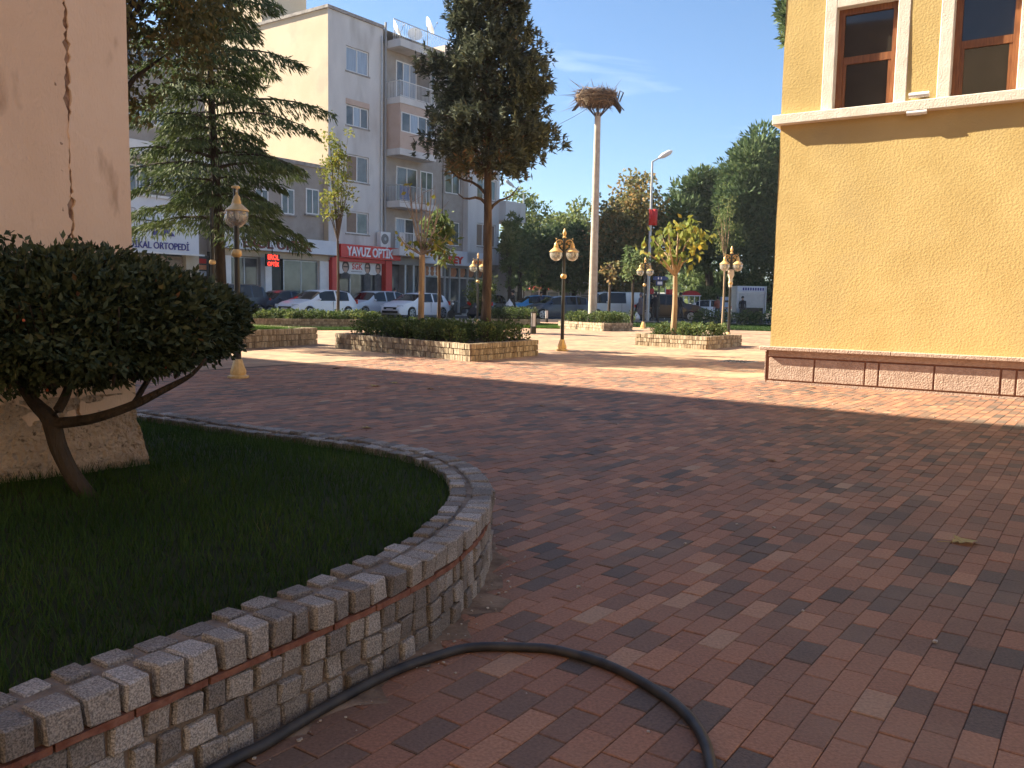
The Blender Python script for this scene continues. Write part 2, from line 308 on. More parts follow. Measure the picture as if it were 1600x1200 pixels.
M['red_cloth'] = mat('red_cloth', (.52, .03, .03), (.45, .025, .025), 3, rough=.7)
M['dark_red'] = mat('dark_red_letter', (.13, .012, .014), rough=.4)
M['navy'] = mat('navy_letter', (.030, .028, .22), rough=.4)
M['letter_white'] = mat('white_letter', (.82, .82, .86), rough=.4)
M['letter_grey'] = mat('grey_outline', (.20, .19, .19), rough=.5)
M['led'] = emit_mat('red_led', (1., .04, .02), 1.1)
M['black'] = mat('black_panel', (.012, .011, .011), rough=.35)
M['awning'] = mat('beige_lintel', (.45, .38, .28), (.50, .43, .33), 2, rough=.8)
M['shutter'] = mat('brown_shutter', (.20, .15, .11), (.27, .21, .16), 6, rough=.6)
M['grey_paint'] = mat('grey_paint', (.28, .28, .29), rough=.5)
M['galv'] = mat('galvanised_steel', (.42, .43, .44), (.5, .51, .52), 4, rough=.45, metal=.5)
M['orange_food'] = mat('orange_print', (.42, .15, .07), (.52, .27, .14), 6, rough=.4)
M['skin'] = mat('skin', (.42, .26, .18), rough=.6)
M['hair'] = mat('dark_hair', (.02, .015, .012), rough=.6)
M['blue_sign'] = mat('blue_sign', (.03, .07, .22), rough=.4)
M['leaf_dry'] = mat('dry_leaf', (.34, .27, .10), (.42, .30, .12), 30, rough=.8)
M['leaf_dry2'] = mat('brown_dry_leaf', (.22, .11, .05), (.30, .17, .08), 30, rough=.8)
M['tyre'] = mat('tyre', (.015, .015, .016), rough=.8)
M['rim'] = mat('alloy_rim', (.38, .39, .40), rough=.35, metal=.6)
M['car_glass'] = mat('car_glass', (.008, .010, .012), rough=.03, spec=.45)
M['headlamp'] = mat('headlamp', (.65, .68, .72), rough=.1, spec=.8)
M['taillamp'] = mat('taillamp', (.55, .02, .015), rough=.2, spec=.6)
def car_paint(name, c):
    m = mat(name, c, rough=.28, spec=.5); b = m.node_tree.nodes['Principled BSDF']; b.inputs['Coat Weight'].default_value = .35; b.inputs['Coat Roughness'].default_value = .06; return m
def set_rnd(me, vals):
    a = me.attributes.new('rnd', 'FLOAT', 'FACE'); a.data.foreach_set('value', np.asarray(vals, dtype=np.float32))
def np_mesh(name, V, nv, mt, parent=None, rv=None, smooth=False):
    """V: (n*nv,3) vertices, each run of nv a polygon"""
    V = np.asarray(V, dtype=np.float32).reshape(-1, 3); n = len(V)//nv
    if parent is not None: V = V-np.array(root_loc(parent)[:], dtype=np.float32)
    me = bpy.data.meshes.new(name); me.vertices.add(len(V)); me.vertices.foreach_set('co', V.ravel())
    me.loops.add(n*nv); me.loops.foreach_set('vertex_index', np.arange(n*nv, dtype=np.int32))
    me.polygons.add(n); me.polygons.foreach_set('loop_start', np.arange(0, n*nv, nv, dtype=np.int32))
    me.update(calc_edges=True)
    me.materials.append(mt)
    if rv is not None: set_rnd(me, rv)
    o = bpy.data.objects.new(name, me); COL.objects.link(o)
    if parent is not None: o.parent = parent
    return o
def unit(a): return a/np.maximum(1e-6, np.linalg.norm(a, axis=1, keepdims=True))
def leaf_mesh(name, P, D, Ln, Wd, mt, parent, rg, rv=None, up=None):
    n = len(P); D = unit(D); R = rg.normal(size=(n, 3))
    if up is not None: R = R*(1-up)+np.array([0, 0, 1.])*up*2
    S = unit(np.cross(D, R)); Ln = np.broadcast_to(Ln, n)[:, None]; Wd = np.broadcast_to(Wd, n)[:, None]
    V = np.empty((n, 4, 3)); V[:, 0] = P; V[:, 1] = P+D*Ln*.45+S*Wd*.5; V[:, 2] = P+D*Ln; V[:, 3] = P+D*Ln*.45-S*Wd*.5
    return np_mesh(name, V, 4, mt, parent, rg.random(n)**1. if rv is None else rv)
def sheet(name, poly, z, mt, kind='structure', label=None):
    b = MB(); b.add([(p[0], p[1], z if not callable(z) else z(p[0], p[1])) for p in poly], [tuple(range(len(poly)))])
    o = b.build(name, mt); return tag(o, label, None, None, kind)
def text(body, fr, s0, s1, z0, z1, t, depth, mt, name, parent, bold=0., zshift=0.):
    cu = bpy.data.curves.new('t', 'FONT'); cu.body = body; cu.size = 1; cu.extrude = .5; cu.offset = bold; cu.resolution_u = 3
    ob = bpy.data.objects.new('t', cu); COL.objects.link(ob); bpy.context.view_layer.update()
    dg = bpy.context.evaluated_depsgraph_get(); me = bpy.data.meshes.new_from_object(ob.evaluated_get(dg))
    v = np.empty(len(me.vertices)*3); me.vertices.foreach_get('co', v); v = v.reshape(-1, 3)
    lo, hi = v.min(0), v.max(0); q = (v-lo)/np.maximum(1e-6, hi-lo); r = root_loc(parent)
    for i, x in enumerate(q):
        p = fr.P(s0+(s1-s0)*x[0], t+depth*x[2], z0+(z1-z0)*x[1]); me.vertices[i].co = (p[0]-r[0], p[1]-r[1], p[2]-r[2])
    bpy.data.objects.remove(ob); me.materials.clear(); me.materials.append(mt); me.name = name
    bm = bmesh.new(); bm.from_mesh(me); bmesh.ops.recalc_face_normals(bm, faces=bm.faces); bm.to_mesh(me); bm.free()
    o = bpy.data.objects.new(name, me); COL.objects.link(o); o.parent = parent
    return o
GA = math.radians(35.5)
A2 = Vector((math.sin(GA), math.cos(GA))); B2 = Vector((-math.cos(GA), math.sin(GA)))       # the town grid: away-right, away-left
def catmull(pts, step):
    pts = [Vector(p) for p in pts]; out = []
    for i in range(len(pts)-1):
        p0, p1, p2, p3 = pts[max(0, i-1)], pts[i], pts[i+1], pts[min(len(pts)-1, i+2)]
        n = max(2, int((p2-p1).length/step*2))
        for k in range(n):
            t = k/n; out.append(.5*((2*p1)+(p2-p0)*t+(2*p0-5*p1+4*p2-p3)*t*t+(3*p1-p0-3*p2+p3)*t**3))
    out.append(pts[-1]); return out
def inpoly(x, y, poly):
    c = False; n = len(poly); j = n-1
    for i in range(n):
        xi, yi = poly[i][0], poly[i][1]; xj, yj = poly[j][0], poly[j][1]
        if (yi > y) != (yj > y) and x < (xj-xi)*(y-yi)/(yj-yi)+xi: c = not c
        j = i
    return c
def inpoly_np(x, y, poly):
    c = np.zeros(len(x), bool); n = len(poly); j = n-1
    for i in range(n):
        xi, yi = poly[i][0], poly[i][1]; xj, yj = poly[j][0], poly[j][1]
        if yi != yj: c ^= ((yi > y) != (yj > y)) & (x < (xj-xi)*(y-yi)/(yj-yi)+xi)
        j = i
    return c
# ================================================================== SETTING
sheet('ground', [(-380, -120), (380, -120), (380, 520), (-380, 520)], -.25, M['asphalt'])
hz = MB(); hz.box((0, 200, 9.9), (780, 660, 22.3)); hz = hz.build('haze', M['asphalt']); hz.data.materials.clear(); hm = bpy.data.materials.new('haze_air'); hm.use_nodes = True
hn = hm.node_tree.nodes; hn.remove(hn['Principled BSDF']); pvn = hn.new('ShaderNodeVolumePrincipled'); pvn.inputs['Color'].default_value = (.86, .92, 1, 1); pvn.inputs['Density'].default_value = HAZE; pvn.inputs['Anisotropy'].default_value = .3
hm.node_tree.links.new(pvn.outputs['Volume'], hn['Material Output'].inputs['Volume']); hz.data.materials.append(hm); tag(hz, kind='stuff')
# ---- paving: bricks near, one textured sheet beyond
WALL_T = .21
wall_out = catmull([(-2.814, -1.299), (-1.894, 0.379), (-1.385, 1.212), (-1.039, 1.772), (-0.706, 2.294), (-0.437, 2.728), (-0.252, 3.106), (-0.141, 3.507), (-0.095, 3.896), (-0.097, 4.200), (-0.162, 4.568), (-0.325, 4.957), (-0.649, 5.336), (-1.136, 5.672), (-1.840, 6.083), (-2.814, 6.732), (-4.113, 7.685), (-6.061, 9.092)], .03)
lawn_poly = [(p.x, p.y) for p in wall_out]+[(-9, 9.1), (-9, -1.3)]
def AB(a, b): p = A2*a+B2*b; return p.x, p.y
pave = bpy.data.objects.new('plaza_pavement', None)
NA0, NA1, NB0, NB1 = 0.0, 14.2, -2.6, 12.6
gridb = MB()
def cells(a0, a1, b0, b1, n=1.6):
    na, nb = max(1, int((a1-a0)/n)), max(1, int((b1-b0)/n))
    v = []; f = []
    for i in range(na+1):
        for j in range(nb+1):
            x, y = AB(a0+(a1-a0)*i/na, b0+(b1-b0)*j/nb); v.append((x, y, gz(x, y)-.002))
    for i in range(na):
        for j in range(nb): k = i*(nb+1)+j; f.append((k, k+nb+1, k+nb+2, k+1))
    gridb.add(v, f)
cells(NA1, 70, -50, 60, 1.6); cells(-14, NA0, -12, 16, 4); cells(NA0, NA1, NB1, 60, 1.6); cells(NA0, NA1, -14, NB0, 4)
bpy.data.objects.remove(pave)
pave = gridb.build('plaza_pavement', M['far_brick']); tag(pave, kind='structure')
pv = pave
bed = MB(); bed.add([(*AB(NA0, NB0), -.008), (*AB(NA1, NB0), -.008), (*AB(NA1, NB1), -.008), (*AB(NA0, NB1), -.008)], [(0, 1, 2, 3)])
bed.build('joint_bed', M['sand'], pv)
YK = Vector((4.203, 13.994)); YR = Vector((.822, -.569)); YN = Vector((-.569, -.822))
Fy = Fr(YK, YR, YN)
rg = np.random.default_rng(11)
BL, BW = .2, .1
lst = []
na = int((NA1-NA0)/BL); nb = int((NB1-NB0)/BW)
for j in range(nb):
    off = (.5*BL if j % 2 else 0)+rnd.uniform(-.028, .028)
    for i in range(-1, na+1):
        a0, a1 = NA0+i*BL+off, NA0+(i+1)*BL+off
        if a0 < NA0: a0 = NA0
        if a1 > NA1: a1 = NA1
        if a1-a0 < .04: continue
        b0 = NB0+j*BW
        cx, cy = AB((a0+a1)/2, b0+BW/2)
        if inpoly(cx-.04, cy, lawn_poly) and inpoly(cx+.02, cy+.02, lawn_poly): continue
        q = Vector((cx, cy))-YK
        if q.dot(YN) < -.3 and q.dot(YR) > .3: continue
        lst.append((a0, a1, b0, cx, cy))
# colours come in drifts, as the pallets were laid
lst = np.array(lst); n = len(lst)
field = .5+.24*np.sin(lst[:, 3]*1.9+lst[:, 4]*.9+1)*np.sin(lst[:, 4]*1.6-lst[:, 3]*.7)+.2*np.sin(lst[:, 3]*3.7-lst[:, 4]*2.1)*np.sin(lst[:, 4]*3.1+lst[:, 3]*1.3+2)
rv = np.clip(.46*rg.random(n)+.46*rg.random(n)+.03+(field-.5)*.42, 0, .965); rv = np.where(rg.random(n) < .10, rg.random(n), rv)
def brick_verts(a0, a1, b0, z, tx, ty, g=.0019, c=.0028):
    o = []
    for (ii, zz) in ((g, -.011), (g, -.003), (g+c, 0)):
        jj = ii-.0010
        for a, b in ((a0+ii+.0008, b0+jj), (a1-ii, b0+jj), (a1-ii, b0+BW-jj), (a0+ii+.0008, b0+BW-jj)):
            x, y = AB(a+.010*math.sin(b*.9+1), b+.016*math.sin(a*.8+b*.25)+.006*math.sin(a*2.3+b)); o.append((x, y, z+zz+(0 if zz < -.01 else tx*(a-(a0+a1)/2)+ty*(b-b0-BW/2))))
    return o
BF = [(8, 9, 10, 11)]+[(i, (i+1) % 4, 4+(i+1) % 4, 4+i) for i in range(4)]+[(4+i, 4+(i+1) % 4, 8+(i+1) % 4, 8+i) for i in range(4)]
dz = rg.normal(0, .0012, n); TX = rg.normal(0, .004, n); TY = rg.normal(0, .006, n)
score = []
for k in range(n):
    x, y, w = proj((lst[k, 3], lst[k, 4], 0))
    hid = False
    if -40 < x < 1640 and y < 1225 and w > 0:
        # hidden behind the lawn wall?
        d = Vector((lst[k, 3], lst[k, 4])); t = (EYE-.33)/EYE
        hid = inpoly(d.x*t, d.y*t, lawn_poly)
        if not hid: score.append((w, k))
score.sort(); single = set(k for w, k in score[:300])
stuff = MB(); sr_ = []
variant = {}
for k in range(n):
    a0, a1, b0, cx, cy = lst[k]
    if k in single:
        b = MB(); b.add(brick_verts(a0, a1, b0, dz[k], TX[k], TY[k]), BF)
        o = b.build('brick', M['paver'], pv); set_rnd(o.data, [rv[k]]*9)
    else:
        stuff.add(brick_verts(a0, a1, b0, dz[k], TX[k], TY[k]), BF); sr_ += [rv[k]]*9
o = stuff.build('brick_paving', M['paver'], pv); set_rnd(o.data, sr_); tag(o, kind='stuff')
# ---- street, kerbs, sidewalk
C0 = Vector((-.2145*52, 52.0)); BP = Vector((-B2.x, -B2.y))        # apartment corner; outward to the plaza
Fa = Fr(C0, A2, BP)
road_pts = [Fa.P(-60, 10.3, 0)[:2], Fa.P(-1.5, 10.3, 0)[:2], (1.5, 46.6), (9, 48.2), (26, 47), (60, 44), (160, 60), (160, 190), (-60, 190), Fa.P(-60, 2.6, 0)[:2]]
sheet('road', road_pts, .158, M['asphalt'])
sw = MB(); sw.prism([Fa.P(-60, -1.0, 0)[:2], Fa.P(40, -1.0, 0)[:2], Fa.P(40, 2.6, 0)[:2], Fa.P(-60, 2.6, 0)[:2]], -.1, .27)
o = sw.build('pavement_sidewalk', M['walk']); tag(o, kind='structure')
kb = MB()
ln = [Vector(p) for p in road_pts[:6]]
for p, q in zip(ln, ln[1:]):
    d = (q-p); k = max(1, int(d.length/1.0)); nn = Vector((d.y, -d.x)).normalized()
    for i in range(k):
        u, v = p+d*(i/k)+d.normalized()*.006, p+d*((i+1)/k)-d.normalized()*.006
        kb.prism([u-nn*.01, v-nn*.01, v+nn*.17, u+nn*.17], .0, .275)
tag(kb.build('kerb', M['kerb']), kind='structure')
# ---- raised lawn bed with its granite sett wall
cum = [0]
for p, q in zip(wall_out, wall_out[1:]): cum.append(cum[-1]+(q-p).length)
cum = np.array(cum); WX = np.array([p.x for p in wall_out]); WY = np.array([p.y for p in wall_out])
def wpt(s, off=0.0):
    s = min(max(s, 0.001), cum[-1]-.001)
    x, y = np.interp(s, cum, WX), np.interp(s, cum, WY); x2, y2 = np.interp(s+.03, cum, WX), np.interp(s+.03, cum, WY); x1, y1 = np.interp(s-.03, cum, WX), np.interp(s-.03, cum, WY)
    t = Vector((x2-x1, y2-y1)).normalized(); nrm = Vector((t.y, -t.x)); return Vector((x, y))+nrm*off, t, nrm
def stone_variant(seed):
    r = random.Random(seed); bm = bmesh.new(); bmesh.ops.create_cube(bm, size=1)
    for v in bm.verts: v.co += Vector((r.uniform(-.07, .04), r.uniform(-.07, .05), r.uniform(-.06, .04)))
    bmesh.ops.bevel(bm, geom=bm.edges[:], offset=.07, segments=1, affect='EDGES')
    for v in bm.verts: v.co += Vector((r.uniform(-.014, .014), r.uniform(-.016, .016), r.uniform(-.014, .014)))
    me = bpy.data.meshes.new('stone'); bm.to_mesh(me); bm.free(); me.materials.append(M['granite']); set_rnd(me, [r.random()]*len(me.polygons)); return me
SV = [stone_variant(i) for i in range(16)]
wall = thing('garden_wall', 'low curved wall of rough granite setts holding the dark lawn beside the hose', 'garden wall', (-.09, 3.6, 0))
core = MB(); NS = 170; cv = []; cf = []
for i in range(NS+1):
    s = cum[-1]*i/NS
    for off, z in ((-.012, -.05), (-.020, .314), (-.185, .316), (-.185, .1)):
        p, t, nn = wpt(s, off); cv.append((p.x, p.y, z+rnd.uniform(-.004, .003)))
for i in range(NS):
    for k in range(3): a = i*4+k; cf.append((a, a+4, a+5, a+1))
core.add(cv, cf); core.build('mortar_core', M['mortar'], wall)
stones = []
def course(z0, z1, off, depth, wmin, wmax, gap):
    s = rnd.uniform(0, .05)
    while s < cum[-1]-.15:
        w = rnd.uniform(wmin, wmax); p, t, nn = wpt(s+w/2, off-depth/2+rnd.uniform(-.005, .007))
        stones.append((p, t, nn, w, depth, z0, z1+rnd.uniform(-.006, .006))); s += w+gap*rnd.uniform(.5, 1.6)
course(-.012, .066, 0, .09, .062, .10, .011); course(.077, .146, 0, .09, .06, .10, .011); course(.156, .226, 0, .09, .06, .10, .012)
course(.252, .333, .006, .10, .06, .10, .014); course(.28, .326, -.125, .075, .05, .10, .03)
cand = []
for i, (p, t, nn, w, d, z0, z1) in enumerate(stones):
    x, y, dep = proj((p.x, p.y, (z0+z1)/2))
    vis = (-30 < x < 1600 and y < 1240 and dep > .3) and ((z1 > .315 or nn.dot(-p) > 0))
    cand.append((dep if vis else 1e3+dep, i))
cand.sort(); top300 = set(i for d, i in cand[:300] if d < 1e3)
rest = MB(); rr = []
for i, (p, t, nn, w, d, z0, z1) in enumerate(stones):
    me = SV[rnd.randrange(16)]; ang = math.atan2(t.y, t.x)+rnd.uniform(-.05, .05)
    if i in top300:
        o = bpy.data.objects.new('stone', me); COL.objects.link(o); o.parent = wall
        o.location = (p.x-wall.location.x, p.y-wall.location.y, (z0+z1)/2); o.scale = (w, d, z1-z0); o.rotation_euler = (rnd.uniform(-.04, .04), rnd.uniform(-.04, .04), ang)
    else:
        mt = Matrix.Translation((p.x, p.y, (z0+z1)/2)) @ Matrix.Rotation(ang, 4, 'Z') @ Matrix.Diagonal((w, d, z1-z0, 1))
        rest.add([mt @ v.co for v in me.vertices], [tuple(f.vertices) for f in me.polygons]); rr += [me.attributes['rnd'].data[0].value]*len(me.polygons)
if rest.F:
    o = rest.build('stonework', M['granite'], wall); set_rnd(o.data, rr); tag(o, kind='stuff')
for s0 in np.arange(.3, 7.2, .55):
    v = []; f = []; n_ = 9; a_ = rnd.uniform(.5, 1.3)
    for k in range(n_+1):
        s = s0+.62*k/n_; tip = math.exp(-((s-5.0)/.75)**2); w = (.035+.10*tip)*a_*(.35+.65*math.sin(PI*k/n_))*(1+.5*math.sin(s*21)+.3*math.sin(s*47))
        for off in (-.02, max(.004, w)): p, t, nn = wpt(s, off); v.append((p.x, p.y, .0042 if off < 0 else .0022))
    for k in range(n_): f.append((2*k, 2*k+1, 2*k+3, 2*k+2))
    b = MB(); b.add(v, f); b.build('mortar_smear', M['smear'], wall)
s = 0
while s < cum[-1]-.3:
    w = rnd.uniform(.17, .27); v = []
    for k in range(4):
        for off in (.004+rnd.uniform(-.003, .004), -.06):
            for z in (.2295, .249):
                p, t, nn = wpt(s+(w-.008)*k/3, off); v.append((p.x, p.y, z+rnd.uniform(-.0025, .0015)))
    f = [(4*k+a, 4*k+4+a, 4*k+4+b, 4*k+b) for k in range(3) for a, b in ((0, 1), (1, 3), (3, 2), (2, 0))]+[(0, 1, 3, 2), (12, 13, 15, 14)]
    b = MB(); b.add(v, f); b.build('tile', M['tile_band'], wall); s += w
inner = [wpt(s, -.18)[0] for s in np.linspace(0, cum[-1], 90)]
lawn_in = [(p.x, p.y) for p in inner]+[(-9, 9.1), (-9, -1.3)]
lz = .28
_ip = np.array(lawn_in[:90])
def mound(q):
    q = np.asarray(q, dtype=float).reshape(-1, 2); d = np.full(len(q), 9.)
    for p in _ip: d = np.minimum(d, np.hypot(q[:, 0]-p[0], q[:, 1]-p[1]))
    u = np.clip(d/.75, 0, 1); return lz+.075*u*u*(3-2*u)
mid_in = [tuple(wpt(s, -.085)[0]) for s in np.linspace(0, cum[-1], 120)]+[(-9, 9.1), (-9, -1.3)]
ms = MB(); nx, ny = 120, 150; keep = {}
for i in range(nx+1):
    for j in range(ny+1):
        x, y = -6+6.2*i/nx, -.6+9*j/ny; ms.V.append((x, y, float(mound((x, y))[0])))
for i in range(nx):
    for j in range(ny):
        if all(inpoly(-6+6.2*(i+p)/nx, -.6+9*(j+q)/ny, mid_in) for p in (0, 1) for q in (0, 1)): k = i*(ny+1)+j; ms.F.append((k, k+ny+1, k+ny+2, k+1)); ms.I.append(0)
lawn = tag(ms.build('lawn', M['lawn_soil'], smooth=True), kind='structure')
def grass_patch(name, poly, z, n, h, wd, mt, parent, seed, near=None):
    g = np.random.default_rng(seed); P = np.array([(p[0], p[1]) for p in poly]); lo, hi = P.min(0), P.max(0)
    q = lo+(hi-lo)*g.random((n, 2))
    q = q[inpoly_np(q[:, 0], q[:, 1], poly)]
    if near: q = q[g.random(len(q)) < near(q)]
    k = len(q); zz = np.full(k, z) if not callable(z) else z(q)
    Pb = np.column_stack([q, zz]); H = h*g.uniform(.5, 1.25, k); a = g.uniform(0, 2*PI, k); ln = H*g.uniform(.1, .7, k); b = g.uniform(0, 2*PI, k)
    V = np.empty((k, 3, 3)); side = np.column_stack([np.cos(b), np.sin(b), np.zeros(k)])*wd*.5
    V[:, 0] = Pb-side; V[:, 1] = Pb+side; V[:, 2] = Pb+np.column_stack([np.cos(a)*ln, np.sin(a)*ln, H])
    o = np_mesh(name, V, 3, mt, parent, np.clip(g.random(k)*.6+.4*(.5+.5*np.sin(q[:, 0]*5)*np.sin(q[:, 1]*4.3)), 0, 1)); tag(o, kind='stuff'); return o
gp = [p for p in lawn_in if p[0] > -4.4]+[(-4.4, 7.4), (-4.4, .6), (-1.9, .2)]
grass = grass_patch('grass', lawn_in, lambda q: mound(q)-.005, 520000, .062, .0045, M['grass'], None, 3, near=lambda q: np.clip(((q[:, 0] > -.72*q[:, 1]-.6) & (q[:, 1] > .6))*np.clip(3.2/np.maximum(q[:, 1], .5), .35, 1), 0, 1))
tag(grass, 'short dark green grass growing on the raised lawn behind the granite wall', 'grass', None, 'stuff')
# ================================================================== PEACH BUILDING CORNER (left)
pa = Vector((-1.968, 4.456)); pu = Vector((-.67, -.742)).normalized(); pn = Vector((-pu.y, pu.x))
if pn.dot(Vector((1, 0))) < 0: pn = -pn
Fp = Fr(pa, pu, pn)                                               # s runs left along the face, from the corner
pb = thing('plastered_building', 'peach plastered building corner with a vertical crack and rough cement base', 'building', (pa.x, pa.y, .25))
sc = Fp.S(115, 0, 400)
def rough_slab(fr, s0, s1, t0, z0, z1, ns, nz, amp, seed, depth, bulge=None, jag=0.):
    r = np.random.default_rng(seed); v = []; f = []
    for i in range(ns+1):
        for j in range(nz+1):
            s = s0+(s1-s0)*i/ns; z = z0+(z1-z0)*j/nz
            t = t0+r.normal(0, amp)+(bulge(s, z) if bulge else 0)
            if jag and ((i == ns and jag > 0) or (i == 0 and jag < 0)): s += jag*(.8*math.sin(z*3.1+1)*math.sin(z*7.3)+.7*math.sin(z*17+2)*math.sin(z*5)+r.normal(0, .55))
            v.append(fr.P(s, t, z))
    for i in range(ns):
        for j in range(nz): k = i*(nz+1)+j; f.append((k, k+nz+1, k+nz+2, k+1))
    b = len(v)
    for i in (0, ns):
        for j in range(nz+1): v.append(fr.P(s0+(s1-s0)*i/ns, t0-depth, z0+(z1-z0)*j/nz))
    for j in range(nz):
        f.append((j, j+1, b+j+1, b+j)); k = ns*(nz+1); f.append((k+j, k+j+1, b+nz+1+j+1, b+nz+1+j))
    return v, f
b = MB(); b.add(*rough_slab(Fp, 0, sc-.006, 0, .60, 9, 14, 420, .0012, 1, .06, jag=.011)); b.build('corner_strip', M['peach_strip'], pb, smooth=True)
b = MB(); b.add(*rough_slab(Fp, sc+.006, 7, -.006, .55, 9, 60, 420, .0008, 2, .06, jag=-.009)); b.build('wall', M['peach'], pb, smooth=True)
b = MB(); b.add(*rough_slab(Fp, sc-.06, sc+.06, -.014, .5, 9, 6, 400, .004, 5, .04)); b.build('crack', M['crack'], pb)
def bul(s, z): return .055*max(0, 1-(z-.22)/.44)**.8+.012*math.sin(s*19+z*23)*math.sin(z*31-s*11)
def base_poly():
    v, f = rough_slab(Fp, -.0, 7, -.003, .22, .74, 150, 26, .006, 8, .1, bul); return v, f
b = MB(); v, f = base_poly()
# flare towards the corner edge
vv = []
for p in v:
    s = (Vector((p[0], p[1]))-pa).dot(pu); fl = .075*max(0, 1-(p[2]-.22)/.38)**.8 if p[2] < .60 else 0
    k = max(0, 1-s/.25); vv.append((p[0]-pu.x*fl*k, p[1]-pu.y*fl*k, p[2]))
b.add(vv, f); b.build('cement_base', M['render_rough'], pb, smooth=True)
b = MB(); b.add([Fp.P(0, 0, .3), Fp.P(0, -2.6, .3), Fp.P(7, -2.6, .3), Fp.P(7, -.07, .3), Fp.P(.02, -.07, .3)]+[Fp.P(0, 0, 9), Fp.P(0, -2.6, 9), Fp.P(7, -2.6, 9), Fp.P(7, -.07, 9), Fp.P(.02, -.07, 9)], [(0, 1, 6, 5), (1, 2, 7, 6), (2, 3, 8, 7), (5, 6, 7, 8, 9)])
b.build('side_wall', M['peach'], pb)
# ================================================================== BIG BUILDING OUT OF FRAME ON THE LEFT: its roof line throws the shade over the plaza
U = Vector((.796, -.605)); N2 = Vector((.605, .796))
def UN(u, n): p = U*u+N2*n; return (p.x, p.y)
RH, RN = 20.0, 2.17
sb = thing('tall_building', 'tall plain beige building standing left of the plaza with a flat roof', 'building', (*UN(-30, -4), 0))
b = MB(); b.prism([UN(-48, -14), UN(-18, -14), UN(-18, RN-.15), UN(-48, RN-.15)], 0, RH-.35); b.build('wall', M['beige_wall'], sb)
b = MB(); b.prism([UN(-48.2, -14.2), UN(-17.8, -14.2), UN(-17.8, RN), UN(-48.2, RN)], RH-.35, RH); b.build('cornice', M['dirty_top'], sb)
for fl in range(5):
    for u in np.arange(-45, -20, 4.2):
        for nn, dn in ((RN-.15, .03), (-14, -.03)):
            b = MB(); z = 2+fl*3.5
            b.prism([UN(u, nn-.05), UN(u+1.6, nn-.05), UN(u+1.6, nn+dn), UN(u, nn+dn)], z, z+1.7); b.build('window', M['pane'], sb)
rb = thing('unseen_building', 'plain ochre building added out of view behind the viewpoint', 'building', (8, -16, 0))  # unseen, added for window reflections and to hold back sky light
b = MB(); b.prism([(-22, -26), (40, -26), (40, -10), (-22, -10)], 0, 13); b.build('wall', mat('ochre_render', (.46, .34, .22), (.52, .39, .26), 2, rough=.9), rb)
for fl in range(3):
    for x in range(-20, 39, 4): b = MB(); b.box((x, -9.97, 2.2+3.4*fl), (1.3, .12, 1.9)); b.build('window', M['pane'], rb)
# ================================================================== YELLOW BUILDING (right)
yb = thing('yellow_building', 'yellow stuccoed building with white window surrounds and a pink stone plinth', 'building', (YK.x, YK.y, 0))
yh = lambda px, py, t=0: Fy.hit(px, py, t)
zs0 = Fy.Z(1300, 186, .135); zs1 = Fy.Z(1300, 170.2, .135)
zt = Fy.Z(1330, 9)
w1 = (Fy.S(1304, 0, 100), Fy.S(1399, 0, 100)); w2 = (Fy.S(1486.5, 0, 100), Fy.S(1590.5, 0, 100))
ZP = Fy.Z(1203.6, 541, .06)                                         # plinth top
pitch = w2[0]-w1[0]; ww = w1[1]-w1[0]
wins = [w1, w2, (w2[0]+pitch, w2[1]+pitch), (w2[0]+2*pitch, w2[1]+2*pitch)]
TOP = 8.6; SL = 11.0; zb = zs1+.0
wb = MB()
def fgrid(x0, x1, z0, z1):
    """stucco face, a fine uneven sheet"""
    ns, nz_ = max(1, int((x1-x0)/.25)), max(1, int((z1-z0)/.25)); v = []; f = []
    for i in range(ns+1):
        for j in range(nz_+1):
            s = x0+(x1-x0)*i/ns; z = z0+(z1-z0)*j/nz_
            t = .006*math.sin(s*2.1+1)*math.sin(z*1.7+s*.6) + .004*math.sin(s*5+z*3)
            v.append(Fy.P(s, t, z))
    for i in range(ns):
        for j in range(nz_): k = i*(nz_+1)+j; f.append((k, k+nz_+1, k+nz_+2, k+1))
    wb.add(v, f)
fgrid(0, SL, ZP-.02, zs0+.06)
xs = 0
for a, c in wins:
    fgrid(xs, a, zs0+.06, zt); xs = c
fgrid(xs, SL, zs0+.06, zt); fgrid(0, SL, zt, TOP)
wb.add([Fy.P(0, 0, ZP-.02), Fy.P(0, -9, ZP-.02), Fy.P(0, -9, TOP), Fy.P(0, 0, TOP), Fy.P(SL, -9, ZP-.02), Fy.P(SL, -9, TOP), Fy.P(SL, 0, ZP-.02), Fy.P(SL, 0, TOP)], [(0, 1, 2, 3), (1, 4, 5, 2), (4, 6, 7, 5), (3, 2, 5, 7)])
wb.build('wall', M['stucco'], yb, smooth=True)
b = MB(); b.fbox(Fy, -.35, SL+.3, -9.3, .42, TOP, TOP+.2); b.build('eaves', M['white_plaster'], yb)
b = MB(); b.fbox(Fy, -.10, SL, -.02, .135, zs0, zs1); b.fbox(Fy, -.10, .002, -9, -.021, zs0, zs1)
o = b.build('sill_band', M['white_plaster'], yb); md = o.modifiers.new('b', 'BEVEL'); md.width = .012; md.segments = 2
